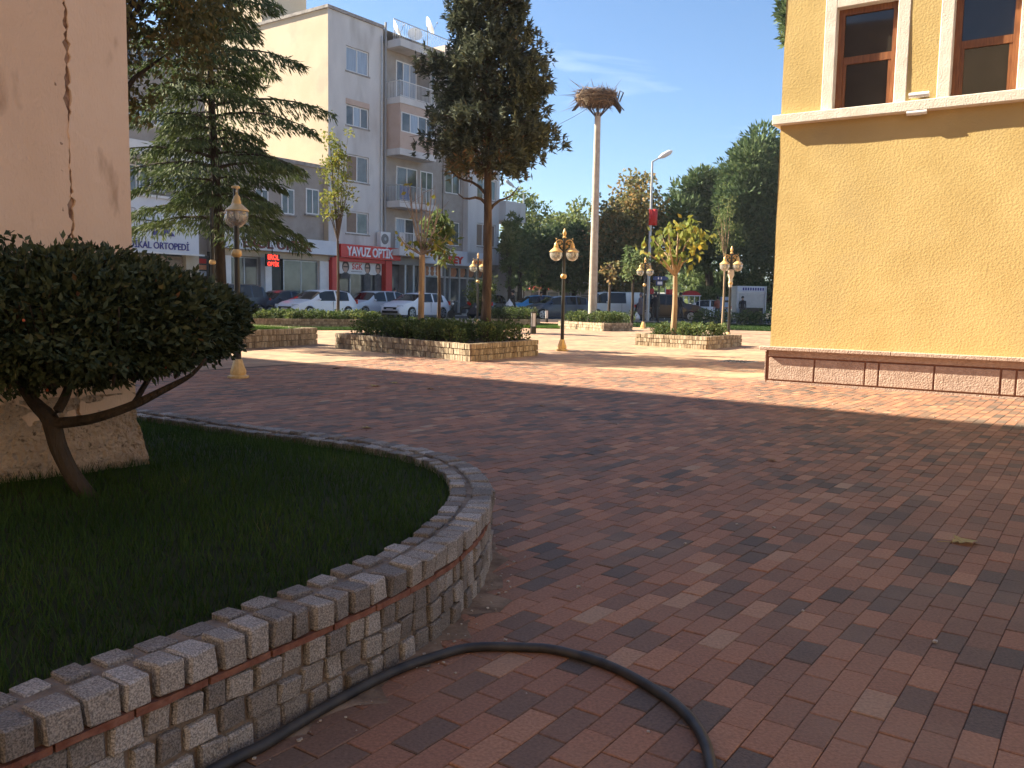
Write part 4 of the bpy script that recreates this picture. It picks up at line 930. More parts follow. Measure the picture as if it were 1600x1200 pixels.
# ================================================================== PLANTERS
def planter(label, pts, h, soil=True, seed=1, name='planter'):
    c = sum((Vector((p[0], p[1])) for p in pts), Vector((0, 0)))/len(pts); z = gz(c.x, c.y)
    g = thing(name, label, 'planter', (pts[0][0], pts[0][1], z)); r = random.Random(seed); P = [Vector((p[0], p[1])) for p in pts]
    if sum(P[i].x*P[(i+1) % len(P)].y-P[(i+1) % len(P)].x*P[i].y for i in range(len(P))) < 0: P.reverse()
    b = MB(); ins = [p+(c-p).normalized()*.03 for p in P]; inn = [p+(c-p).normalized()*.30 for p in P]; n = len(P)
    v = [(p.x, p.y, z-.1) for p in ins]+[(p.x, p.y, z+h-.012) for p in ins]+[(p.x, p.y, z+h-.012) for p in inn]+[(p.x, p.y, z+h-.15) for p in inn]
    f = [(k*n+i, k*n+(i+1) % n, (k+1)*n+(i+1) % n, (k+1)*n+i) for k in range(3) for i in range(n)]
    b.add(v, f); b.build('mortar_core', M['mortar'], g)
    sb_ = MB(); rv_ = []; ch = h/3.35
    for i in range(n):
        p, q = P[i], P[(i+1) % n]; d = q-p; L_ = d.length; d.normalize(); nn = Vector((d.y, -d.x)); ang = math.atan2(d.y, d.x)
        for k in range(3):
            s = 0.0; z0 = z+k*(ch*1.16)+(0 if k else -.02)
            while s < L_-.04:
                w = r.uniform(.07, .115); w = min(w, L_-s); m_ = p+d*(s+w/2)-nn*(.055-r.uniform(.0, .014)); z1 = z+k*ch*1.16+ch+r.uniform(-.006, .006)
                sb_.box((m_.x, m_.y, (z0+z1)/2), (w-.013, .13, z1-z0), ang); rv_ += [r.random()]*6; s += w
    o = sb_.build('stonework', M['tan_stone'], g); set_rnd(o.data, rv_); tag(o, kind='stuff')
    b = MB(); b.add([(p.x, p.y, z+h-.06) for p in inn], [tuple(range(n))]); b.build('soil', M['soil'], g)
    return g, [(p.x, p.y) for p in inn], z+h-.06
def shrubs(label, poly, z, n, hmin, hmax, seed, name='shrubbery', cat='shrubs', mt='lf_shrub', lsz=.075, lpc=90):
    """low mixed planting: every plant is stems with leaves up its height"""
    g = np.random.default_rng(seed); P = np.array(poly); lo, hi = P.min(0), P.max(0); q = lo+(hi-lo)*g.random((n*4, 2)); q = q[inpoly_np(q[:, 0], q[:, 1], poly)][:n]
    Ps = []; Ds = []; R_ = []
    st = MB()
    for (x, y) in q:
        h = g.uniform(hmin, hmax); k = int(lpc*g.uniform(.7, 1.2)); w = h*.42; tone = g.random()*.5
        u = g.random(k)**.7; a = g.uniform(0, 2*PI, k); rr = w*np.sqrt(g.random(k))*(.35+.65*np.sin(np.clip(u, 0, 1)*PI*.8+.3))
        Ps.append(np.column_stack([x+np.cos(a)*rr, y+np.sin(a)*rr, z+h*(.08+.92*u)])); Ds.append(np.column_stack([np.cos(a)*.8, np.sin(a)*.8, g.uniform(-.2, .9, k)])+g.normal(0, .4, (k, 3))); R_.append(np.clip(tone+g.random(k)*.5, 0, 1))
        for _ in range(3):
            t = g.uniform(0, 2*PI); st.tube([(x, y, z-.02), (x+.3*w*math.cos(t), y+.3*w*math.sin(t), z+.5*h), (x+.7*w*math.cos(t), y+.7*w*math.sin(t), z+.95*h)], [.007, .005, .002], 3, False)
    Ps = np.concatenate(Ps); Ds = np.concatenate(Ds); k = len(Ps)
    root = thing(name, label, cat, (float(q[:, 0].mean()), float(q[:, 1].mean()), z)); tag(root, kind='stuff')
    o = leaf_mesh('foliage', Ps, Ds, lsz*g.uniform(.6, 1.3, k), lsz*.55*g.uniform(.7, 1.3, k), M[mt], root, g, np.concatenate(R_)); tag(o, kind='stuff')
    o = st.build('stems', M['bark_dark'], root); tag(o, kind='stuff')
    return root
P1 = [(-.857, 17.459), (.584, 19.94), (-3.0, 24.05), (-4.446, 21.567)]
g, pl1, z1_ = planter('long low granite sett planter under the tall dark conifer, filled with leafy shrubs', P1, .36, seed=3)
pl1s = [(-.80, 18.0), (.25, 19.9), (-3.0, 23.6), (-4.15, 21.6)]
shrubs('dense waist high leafy planting round the conifer trunk in the long planter', pl1s, z1_, 170, .28, .50, 5, lpc=100)
P2 = [(1.916, 36.2), (3.50, 33.3), (4.75, 34.2), (3.2, 37.4)]
g, pl2, z2_ = planter('small stone planter at the foot of the tall concrete pole', P2, .30, seed=5); shrubs('low green shrubs round the base of the concrete pole', pl2, z2_, 60, .3, .5, 6, lsz=.1, lpc=55)
P3 = [(3.62, 25.29), (5.38, 23.75), (6.9, 25.9), (5.1, 27.5)]
g, pl3, z3_ = planter('square stone planter holding the young pale trunked tree beside the yellow building', P3, .34, seed=7); shrubs('sparse low plants round the pale trunk in the square planter', pl3, z3_, 60, .22, .42, 8, lsz=.08, lpc=60)
P0 = [(-6.9, 19.4), (-5.22, 22.88), (-8.6, 25.6), (-12, 22.4)]
g, pl0, z0_ = planter('raised stone bed with bright sunlit grass beyond the clipped bush', P0, .44, seed=9)
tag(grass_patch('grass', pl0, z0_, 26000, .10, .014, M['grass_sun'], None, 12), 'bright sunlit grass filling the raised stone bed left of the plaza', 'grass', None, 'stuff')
P5 = [(-1.25, 37.2), (.95, 36.4), (1.2, 38.6), (-1.1, 39.6)]
g, pl5, z5_ = planter('low stone planter just behind the conifer planter near the parked dark cars', P5, .32, seed=11); shrubs('small leafy shrubs in the low planter in front of the dark parked cars', pl5, z5_, 70, .35, .6, 13, lsz=.1, lpc=50)
P4 = [(-10.6, 31.2), (-4.9, 33.0), (-5.2, 35.0), (-11, 33.3)]
g, pl4, z4_ = planter('long low stone planter in front of the white parked cars', P4, .30, seed=15); shrubs('dark green hedge plants in the long planter before the white cars', pl4, z4_, 170, .2, .40, 16, lsz=.1, lpc=60)
# lawns on the plaza
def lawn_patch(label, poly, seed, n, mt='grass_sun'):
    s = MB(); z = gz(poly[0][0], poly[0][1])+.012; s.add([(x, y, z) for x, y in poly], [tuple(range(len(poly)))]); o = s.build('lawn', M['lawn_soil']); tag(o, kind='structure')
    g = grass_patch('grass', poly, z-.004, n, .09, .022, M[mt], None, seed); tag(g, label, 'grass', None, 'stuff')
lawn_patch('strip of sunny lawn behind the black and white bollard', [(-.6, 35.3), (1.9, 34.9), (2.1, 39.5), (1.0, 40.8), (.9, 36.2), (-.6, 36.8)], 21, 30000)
lawn_patch('narrow strip of lawn in front of the long planter by the white cars', [(-8.2, 29.6), (-4.7, 30.9), (-4.4, 33), (-8.4, 31.6)], 22, 24000, 'grass')
lawn_patch('wide dark lawn strip along the road edge right of the concrete pole', [(5.2, 39.5), (13, 35.6), (24, 33), (25, 46.4), (9, 47.9), (5.4, 46.9)], 23, 60000, 'grass')  # shade on this strip comes from the darker grass copy
hd = [(9.6, 45.2), (25, 44.4), (25, 46), (9.4, 47)]
shrubs('low dark roadside hedge beside the kerb, left of the yellow building', hd, .16, 190, .5, .85, 24, lsz=.13, lpc=45)
shrubs('dark green low shrubs on the verge behind the pole planter', [(3.6, 40), (5.6, 39.4), (5.8, 42), (3.8, 42.4)], .16, 40, .4, .7, 25, lsz=.12, lpc=45)
# ================================================================== LAMP POSTS
def lamp_post(label, loc, rz):
    t = thing('lamp_post', label, 'lamp post', loc, rz, 'gold and black twin globe lamp posts on the plaza')
    b = MB(); b.lathe([(.16, 0), (.16, .03), (.115, .05), (.12, .10), (.085, .20), (.066, .27), (.055, .29)], 8); b.build('base', M['gold'], t, True, True)
    b = MB(); b.lathe([(.048, .27), (.045, 1.0), (.042, 1.86), (.040, 1.9), (.038, 2.86)], 12); b.build('pole', M['black_metal'], t, True, True)
    b = MB(); b.lathe([(.046, 1.83), (.075, 1.86), (.08, 1.89), (.07, 1.93), (.045, 1.95)], 12); b.build('collar', M['gold'], t, True, True)
    b = MB(); b.lathe([(.045, 2.85), (.055, 2.87), (.025, 2.9), (.045, 2.95), (.05, 2.98), (.03, 3.03), (.004, 3.10)], 12); b.build('finial', M['gold'], t, True, True)
    for sx in (-1, 1):
        b = MB(); X = .205*sx
        b.tube([(0, 0, 2.70), (.07*sx, 0, 2.79), (.14*sx, 0, 2.81), (X, 0, 2.77), (X, 0, 2.68)], [.016, .015, .014, .013, .016], 6)
        pts = [(.05*sx+.045*sx*(1-k/16)*math.cos(k*.75), 0, 2.63+.05*(1-k/18)*math.sin(k*.75)) for k in range(14)]; b.tube(pts, .011, 5)
        pts = [(.12*sx+.04*sx*(1-k/16)*math.cos(2+k*.75), 0, 2.73+.04*(1-k/18)*math.sin(2+k*.75)) for k in range(14)]; b.tube(pts, .010, 5)
        b.ball((X, 0, 2.83), .018, 8, 6); b.build('arm', M['gold'], t, True, True)
        b = MB(); b.lathe([(.022, 2.74), (.045, 2.71), (.05, 2.66), (.058, 2.655), (.06, 2.61), (.085, 2.59), (.17, 2.515), (.172, 2.50), (.155, 2.505)], 18, (X, 0, 0)); b.build('lamp_shade', M['gold'], t, True, True)
        b = MB(); n_ = 12; b.lathe([(max(.004, .162*math.cos(.35-1.92*k/n_)), 2.44+.162*math.sin(.35-1.92*k/n_)) for k in range(n_+1)], 18, (X, 0, 0)); gl = b.build('globe', M['globe'], t, True, True)
        b = MB(); b.lathe([(.02, 2.52), (.03, 2.50), (.032, 2.42), (.012, 2.38)], 10, (X, 0, 0)); b.build('bulb', M['white'], gl, True, True)
    return t
def lz_(x, y): return (x, y, gz(x, y))
L0 = lamp_post('nearest lamp post, standing in the shade beside the clipped bush', lz_(-4.20, 13.1), math.atan2(13.1, -4.2)+.06)
for lab, x, y, rz in (('lamp post with two globes standing in the sun right of the conifer planter', 1.263, 21.95, -.06), ('lamp post beside the left edge of the yellow building', 7.1, 28.3, -.25),
                      ('far lamp post between the concrete pole and the pale trunked tree', 5.7, 37.6, -.15), ('lamp post half hidden behind the conifer trunk', -1.52, 36.5, -.25)):
    cpy = copy_tree(L0, lz_(x, y), rz, lab)
for ch in kids(L0):
    if ch.name.startswith('finial'): bpy.data.objects.remove(ch)
b = MB(); b.lathe([(.04, 2.85), (.062, 2.862), (.062, 2.885), (.02, 2.90)], 12); b.build('cap', M['gold'], L0, True, True)
sx_, sy_ = at(333, 470, 20.5).x, 20.5; sp2 = thing('slim_post', 'slim dark post with a gold ring standing beside the cedar trunk', 'post', lz_(sx_, sy_)); b = MB(); b.lathe([(.05, 0), (.045, 3.3)], 10); b.build('pole', M['black_metal'], sp2, True, True)
b = MB(); b.lathe([(.046, 1.98), (.075, 2.0), (.08, 2.03), (.07, 2.07), (.045, 2.09)], 12); b.build('collar', M['gold'], sp2, True, True)
# stickers on the lamp by the yellow building read as a pale poster
ps = thing('poster', 'torn pale notice taped round the lamp post beside the yellow building', 'poster', (7.1, 28.3, 2.1)); b = MB(); b.lathe([(.05, -.28), (.062, -.25), (.06, .0), (.11, .12), (.10, .28), (.05, .30)], 8); b.build('paper', mat('poster_paper', (.50, .42, .34), (.62, .54, .44), 9), ps, True)
# ================================================================== CONCRETE POLE WITH NEST
bp_ = gnd(925.5, 497, .15); PX, PY = at(925.5, 497, 35.6).x, 35.6
cpole = thing('concrete_pole', 'tall tapering concrete pole rising from the small planter, carrying a stork nest', 'pole', (PX, PY, gz(PX, PY)))
ptop = at(934.5, 176, PY).z
b = MB(); b.lathe([(.185, .1), (.12, ptop)], 12, (PX, PY, 0)); b.build('shaft', M['concrete'], cpole, smooth=True)
b = MB()
for k in range(8):
    a = 2*PI*k/8; b.tube([(PX+.1*math.cos(a), PY+.1*math.sin(a), ptop-.15), (PX+.62*math.cos(a), PY+.62*math.sin(a), ptop+.42)], .028, 5)
b.build('platform_struts', M['dark_steel'], cpole)
b = MB(); b.lathe([(.66, ptop+.40), (.68, ptop+.43), (.1, ptop+.43), (.1, ptop+.40)], 16, (PX, PY, 0)); b.build('platform', M['dark_steel'], cpole)
for k, (a, w) in enumerate(((-.35, .5), (.25, .45), (2.9, .4))):
    c = Vector((PX+.78*math.cos(a), PY+.78*math.sin(a), ptop+.38)); u = Vector((-math.sin(a), math.cos(a), 0)); d = Vector((math.cos(a)*.6, math.sin(a)*.6, -.75))
    b = MB(); q = [c-u*w*.5-d*.2, c+u*w*.5-d*.2, c+u*w*.4+d*.42, c-u*w*.3+d*.30]; nn = u.cross(d).normalized()*.02; b.hexa([p-nn for p in q]+[p+nn for p in q]); b.build('steel_plate', M['dark_steel'], cpole)
b = MB(); c = Vector((PX-.52, PY-.5, ptop+.42)); b.hexa([c+Vector(v) for v in ((-.12, 0, 0), (0, -.05, -.25), (.13, -.05, 0), (0, 0, .28), (-.12, .03, 0), (0, -.02, -.25), (.13, -.02, 0), (0, .03, .28))]); b.build('pale_plate', mat('pale_plate', (.55, .5, .36)), cpole)
b = MB(); b.tube([(PX+.75, PY-.1, ptop+.4), (PX+.86, PY-.1, ptop+.85), (PX+1.0, PY-.1, ptop+.78), (PX+.86, PY-.1, ptop+.42)], .03, 5); b.build('steel_loop', M['dark_steel'], cpole)
nest = thing('stork_nest', 'wide untidy stork nest of dry sticks on top of the concrete pole', 'nest', (PX, PY, ptop+.43))
g = np.random.default_rng(31); k = 1500; a = g.uniform(0, 2*PI, k); r = .84*np.sqrt(g.uniform(.1, 1, k)); zz = g.uniform(0, 1, k); r *= .75+.3*np.sin(np.clip(zz, 0, 1)*PI*.8)
P = np.column_stack([PX-.08+r*np.cos(a), PY+r*np.sin(a), ptop+.26+.58*zz]); D = np.column_stack([-np.sin(a), np.cos(a), g.normal(0, .25, k)])+g.normal(0, .45, (k, 3))
Ln = g.uniform(.3, .8, k); D = unit(D); P = P-D*Ln[:, None]*.5
# a few long straggling twigs, mostly to the left
e = 60; a2 = g.normal(PI, .9, e); P2_ = np.column_stack([PX+.6*np.cos(a2), PY+.6*np.sin(a2), ptop+.42+g.uniform(0, .4, e)]); D2 = np.column_stack([np.cos(a2), np.sin(a2)*.6, g.normal(-.15, .45, e)])
o = leaf_mesh('sticks', np.vstack([P, P2_]), np.vstack([D, D2]), np.concatenate([Ln, g.uniform(.4, 1.1, e)]), .026, M['straw'], nest, g); tag(o, kind='stuff')
b = MB(); b.lathe([(.45, ptop+.44), (.78, ptop+.52), (.82, ptop+.68), (.66, ptop+.80), (.2, ptop+.74)], 18, (PX-.08, PY, 0)); b.build('nest_core', mat('nest_core', (.07, .05, .04), (.15, .10, .07), 14, bump=1, bscale=25, bdist=.1), nest)
p0 = Vector((PX-.35, PY, ptop+.2)); p1 = Vector(Fa.P(S(720), .5, slab[1]))
cb = thing('overhead_cable', 'thin dark cable running from the nest pole to the apartment block', 'cable', p0[:])
b = MB(); b.tube([p0.lerp(p1, t)-Vector((0, 0, 1.1*4*t*(1-t))) for t in np.linspace(0, 1, 14)], .011, 4); b.build('wire', M['black_metal'], cb); b = MB(); b.ball(p0, .09, 8, 6); b.build('insulator', M['dark_steel'], cb)
# ================================================================== HOSE
hp = [(-1.62, .75), (-1.10, 1.58), (-.743, 2.157), (-.675, 2.247), (-.540, 2.496), (-.375, 2.745), (-.228, 2.888), (-.118, 2.955), (.063, 2.962), (.181, 2.94), (.345, 2.823), (.464, 2.662), (.534, 2.516), (.562, 2.364), (.551, 2.185), (.49, 1.9), (.35, 1.55)]
hs = thing('hose', 'thick black rubber hose curving over the pavers from the wall base', 'hose', (0, 2.86, .018)); b = MB(); b.tube([(p.x, p.y, .0175) for p in catmull(hp, .05)], .0165, 12); b.build('hose_pipe', M['black_rubber'], hs, smooth=True)
# ================================================================== CLIPPED BUSH
bs = thing('clipped_bush', 'dense dark clipped bush on a leaning bare trunk in front of the peach wall', 'bush', (-1.79, 3.735, lz))
T0 = Vector((-1.79, 3.735, lz-.02)); FK = at(78, 655, 3.682)
def limb(b, pts, rad): b.tube([p for p in catmull3(pts)], [np.interp(i, np.linspace(0, 1, len(rad)), rad) for i in np.linspace(0, 1, len(catmull3(pts)))], 9)
def catmull3(pts): return catmull([Vector(p) for p in pts], .06)
b = MB(); limb(b, [T0, at(120, 752, 3.715), at(92, 700, 3.693), FK, at(52, 628, 3.682), at(30, 590, 3.704), at(15, 520, 3.736)], [.042, .036, .036, .038, .026, .020, .012])
limb(b, [at(84, 662, 3.682), at(140, 655, 3.639), at(200, 636, 3.606), at(250, 612, 3.596), at(300, 585, 3.606), at(322, 560, 3.628)], [.026, .023, .020, .018, .013, .006])
limb(b, [at(85, 650, 3.682), at(104, 615, 3.715), at(112, 575, 3.790), at(120, 500, 3.845)], [.022, .018, .014, .008])
limb(b, [at(206, 634, 3.606), at(222, 610, 3.682), at(236, 580, 3.736)], [.012, .011, .008]); limb(b, [at(140, 575, 3.682), at(190, 580, 3.682), at(240, 560, 3.682)], [.012, .012, .008])
for q in range(26):
    a = rnd.uniform(0, 2*PI); c = Vector((-1.84+.5*math.cos(a)*rnd.random(), 3.70+.3*math.sin(a), 1.0)); limb(b, [c+Vector((0, 0, -.12)), c+Vector((.1*math.cos(a), .1*math.sin(a), .02)), c+Vector((.2*math.cos(a), .2*math.sin(a), .2))], [.006, .005, .003])
b.build('trunk', M['bark_dark'], bs, smooth=True)
def bush_crown(n, cx, cy, zc, rx, ry, zlo, zhi, seed, root, lsz):
    g = np.random.default_rng(seed); u = g.normal(size=(n, 3)); u = unit(u); rad = g.random(n)**(1/4.5)
    bump = 1+.07*np.sin(u[:, 0]*7+u[:, 2]*5)+.06*np.sin(u[:, 1]*9+u[:, 0]*4)+.05*np.sin(u[:, 2]*13+u[:, 0]*11)
    z = u[:, 2]; zz = np.where(z > 0, np.sign(z)*np.abs(z)**.8*(zhi-zc), z*(zc-zlo)); P = np.column_stack([cx+u[:, 0]*rx*rad*bump, cy+u[:, 1]*ry*rad*bump, zc+zz*rad*bump])
    low = zlo+.10*np.clip((P[:, 0]-cx-.25)/.35, 0, 1.3); keep = P[:, 2] > low; P = P[keep]; u = u[keep]; ragged = (P[:, 2] > zlo+.10) | (np.sin(P[:, 0]*17)+np.sin(P[:, 0]*41+1)+np.sin(P[:, 1]*23) > -.1); P = P[ragged]; u = u[ragged]; k = len(P)
    D = u+g.normal(0, .75, (k, 3)); D[:, 2] += .25
    return leaf_mesh('crown', P, D, lsz*g.uniform(.6, 1.35, k), lsz*.5*g.uniform(.7, 1.2, k), M['lf_bush'], root, g)
g = np.random.default_rng(77); PS = []; DS = []; bsh = MB()
for k in range(95):
    a = g.uniform(0, 2*PI); r_ = math.sqrt(g.random())*.92; x0, y0 = -2.02+.74*r_*math.cos(a), 3.70+.6*r_*math.sin(a); z0 = 1.10+.33*math.sqrt(max(0, 1-r_*r_))**.8-.02; d = Vector((g.normal(0, .35)+.5*r_*math.cos(a), g.normal(0, .35)+.5*r_*math.sin(a), 1)).normalized(); ln_ = g.uniform(.03, .105)
    bsh.tube([(x0, y0, z0-.03), Vector((x0, y0, z0))+d*ln_], [.002, .001], 3, False)
    for q in np.linspace(.25, 1, int(4+ln_*60)): PS.append(Vector((x0, y0, z0))+d*ln_*q); DS.append(d*.5+Vector(g.normal(0, .6, 3)))
leaf_mesh('stray_leaves', np.array([p[:] for p in PS]), np.array([p[:] for p in DS]), .034*g.uniform(.7, 1.3, len(PS)), .018*g.uniform(.8, 1.2, len(PS)), M['lf_bush'], bs, g); bsh.build('stray_shoots', M['bark_dark'], bs)
tag(bush_crown(46000, -2.02, 3.70, 1.10, .74, .60, .83, 1.43, 41, bs, .036))
bs2 = thing('clipped_bush', 'second thin stemmed bush behind the clipped bush at the corner of the peach wall', 'bush', (-1.93, 4.87, lz))
b = MB(); limb(b, [(-1.99, 4.87, lz-.02), at(199, 670, 4.819), at(212, 628, 4.765), at(232, 592, 4.657), at(260, 550, 4.549)], [.022, .021, .018, .015, .008]); b.build('trunk', M['bark_dark'], bs2, smooth=True)
bush_crown(22000, -1.80, 4.35, 1.10, .44, .40, .86, 1.31, 43, bs2, .036)
for (px, py) in ((245, 465), (262, 483), (178, 510), (42, 478), (318, 498), (226, 412), (105, 548)):
    pass
b = MB(); g = np.random.default_rng(5)
for k in range(16):
    u = g.normal(size=3); u /= np.linalg.norm(u); u[1] = -abs(u[1]); b.ball((-2.02+u[0]*.7, 3.70+u[1]*.62, 1.12+u[2]*.3), .006, 6, 4)
o = b.build('berries', M['berry'], bs); tag(o, kind='stuff')
# ================================================================== TREES
def trunk_mesh(root, x, y, z0, pts, rad, mt, n=9):
    b = MB(); b.tube(pts, rad, n); return b
def conifer(name, label, x, y, zb, H, zc, tr, nb, prof, elev, droop, seed, mt, lean=(0, 0), clump=0, jit=.22, sprig=.13, sw=.035, dens=90, lat=.38, hang=.35, up=0., bark='bark', cat='tree', dry=None, bare=()):
    g = np.random.default_rng(seed); root = thing(name, label, cat, (x, y, zb)); b = MB()
    tp = [(x+lean[0]*t+.03*math.sin(t*9), y+lean[1]*t, zb-.05+(H+.05)*t) for t in np.linspace(0, 1, 14)]
    b.tube(tp, [tr*(1.18 if i == 0 else 1)*(1-.93*i/13) for i in range(14)], 10)
    PP = []; DD = []; RR = []
    for i in range(nb):
        f = (i+g.random())/nb; f = f**.9; z = zb+zc+(H-zc)*f; az = i*2.39996+g.normal(0, .3); R = prof(f)*g.uniform(.72, 1.12)
        if R < .08: continue
        e = elev(f)+g.normal(0, .06); tx = x+lean[0]*(z-zb)/H; ty = y+lean[1]*(z-zb)/H; ca, sa = math.cos(az), math.sin(az)
        q = np.linspace(0, 1, 7); rr = R*q; zz = z+R*(math.tan(e)*q-droop*q*q+up*q**3)
        pts = [(tx+ca*r_, ty+sa*r_, z_) for r_, z_ in zip(rr, zz)]
        b.tube(pts, [max(.004, min(tr*.35, .012+.012*R)*(1-.85*k/6)) for k in range(7)], 4, False)
        n = int(R*dens*g.uniform(.8, 1.2)*(1.2 if f < .15 else 1)); u = g.uniform(.10, 1.0, n)**.85; sd = g.uniform(-1, 1, n); ctone = 0
        if clump: nc = max(3, n//clump); ix = g.integers(0, nc, n); u = (g.uniform(.12, .95, nc)**.7)[ix]; sd = g.uniform(-1, 1, nc)[ix]; ctone = (g.random(nc)*.35)[ix]; co = np.clip(g.normal(0, .08, (nc, 3)), -.14, .14)[ix]
        wl = lat*R*(1.1-u)*.9+.10
        px = tx+ca*R*u-sa*sd*wl; py = ty+sa*R*u+ca*sd*wl; pz = z+R*(math.tan(e)*u-droop*u*u+up*u**3)-np.abs(sd)*wl*.25+g.normal(0, .035, n)
        d = np.column_stack([ca*(.75-.3*np.abs(sd))-sa*sd*.8, sa*(.75-.3*np.abs(sd))+ca*sd*.8, -hang+g.normal(0, .28, n)])+g.normal(0, jit, (n, 3))
        if clump: px = px+co[:, 0]; py = py+co[:, 1]; pz = pz+co[:, 2]; px = px-d[:, 0]*.03; pz = pz+g.normal(0, .03, n)
        PP.append(np.column_stack([px, py, pz])); DD.append(d); RR.append(np.clip(ctone+g.random()*.25+g.random(n)*.5, 0, 1) if not (dry and dry(f, az)) else np.clip(.8+g.random(n)*.3, 0, 1))
    for (z, az, R, e) in bare:
        ca, sa = math.cos(az), math.sin(az); b.tube([(x+ca*R*q, y+sa*R*q, z+R*math.tan(e)*q+.08*math.sin(q*6)) for q in np.linspace(0, 1, 6)], [.04, .035, .03, .024, .018, .01], 6)
    b.build('trunk', M[bark], root, smooth=True)
    P = np.concatenate(PP); D = np.concatenate(DD); k = len(P)
    leaf_mesh('crown', P, D, sprig*g.uniform(.6, 1.4, k), sw*g.uniform(.7, 1.3, k), M[mt], root, g, np.concatenate(RR)); return root
def broadleaf(name, label, x, y, zb, th, tr, cz, rad, ncl, lpc, clr, lsz, mt, seed, bark='bark', cat='tree', shape='ellip', up=.0, lw=.6, limbs=14, squash=.75, out=.6, group=None, lean=(0, 0)):
    g = np.random.default_rng(seed); root = thing(name, label, cat, (x, y, zb), 0, group); u = unit(g.normal(size=(ncl, 3)))
    r = g.uniform(.15, 1, ncl)**(1/2.4); c = np.column_stack([u[:, 0]*rad[0]*r, u[:, 1]*rad[1]*r, u[:, 2]*rad[2]*r])
    lob = 1+.18*np.sin(u[:, 0]*5+seed)+.16*np.sin(u[:, 1]*6+u[:, 2]*5+seed*2); c *= lob[:, None]; c += np.array([x+lean[0], y+lean[1], zb+cz])
    b = MB(); top = Vector((x+lean[0]*.6, y+lean[1]*.6, zb+th))
    b.tube([(x, y, zb-.05), (x+lean[0]*.2+.02, y+lean[1]*.2, zb+th*.5), top], [tr*1.15, tr*.9, tr*.75], 9)
    for i in range(min(limbs, ncl)):
        q = Vector(c[i]); m_ = top.lerp(q, .5)+Vector(g.normal(0, .06, 3))*rad[0]; m_.z += .1*rad[2]; b.tube([top, m_, q], [tr*.5, tr*.28, tr*.08], 5, False)
    b.build('trunk', M[bark], root, smooth=True)
    n = ncl*lpc; ci = np.repeat(np.arange(ncl), lpc); off = g.normal(size=(n, 3)); off = unit(off)*(g.random((n, 1))**.45)*clr*g.uniform(.6, 1.3, ncl)[ci][:, None]; off[:, 2] *= squash
    P = c[ci]+off; D = off/clr*out+g.normal(0, .6, (n, 3)); D[:, 2] += up
    tone = g.random(ncl)[ci]*.45
    leaf_mesh('crown', P, D, lsz*g.uniform(.6, 1.3, n), lsz*lw*g.uniform(.7, 1.2, n), M[mt], root, g, np.clip(tone+g.random(n)*.55, 0, 1)); return root
# tall dark conifer in the long planter
cx, cy = at(758, 515, 20.2).x, 20.2; zb = gz(cx, cy)+.3
kz = lambda px, py, Y=20.2: at(px, py, Y).z
zc = kz(760, 268)-zb
conifer('spruce_tree', 'tall dark conifer with a bare brown trunk in the middle of the plaza', cx, cy, zb, 11.2, zc, .125, 360, lambda f: (2.2*(1-f)**1.22*(.88+.16*math.sin(f*29)) if f > .10 else 1.95*(.60+3.2*f)), lambda f: .25+.5*f, .22, 51, 'lf_spruce', lean=(.02, 0), clump=13, jit=.55, sprig=.15, sw=.042, dens=215, lat=.8, hang=-.15, dry=lambda f, az: (f < .04 and math.cos(az-3.4) > .3), bare=((kz(760, 335)-0, .25, .75, .75), (kz(760, 306), 2.9, .95, .62), (kz(760, 320), 3.4, .7, .35)))
# cedar with drooping tiers at the left
cx, cy = at(346, 470, 22.5).x, 22.5; zb = gz(cx, cy)+.35
conifer('cedar_tree', 'large cedar with long drooping green tiers left of the apartment block', cx, cy, zb, 11.6, 2.7, .16, 125, lambda f: 3.5*(1-f)**.62*(.80+.24*math.sin(f*41+.5)) if f > .04 else 2.9, lambda f: .16+.2*f, .36, 53, 'lf_cedar', lean=(-.3, 0), sprig=.18, sw=.038, dens=215, lat=.60, hang=.85, bark='bark_dark')
# leafy tree overhanging from behind the peach wall
x_, y_ = at(105, 500, 9.6).x, 9.6
broadleaf('plane_tree', 'leafy brownish green tree overhanging from behind the peach wall', x_, y_, 0, 2.9, .10, 4.45, (1.25, 1.1, 1.25), 110, 120, .30, .085, 'lf_plane', 55, bark='bark_dark', up=-.35, lw=.5, lean=(.45, 0))
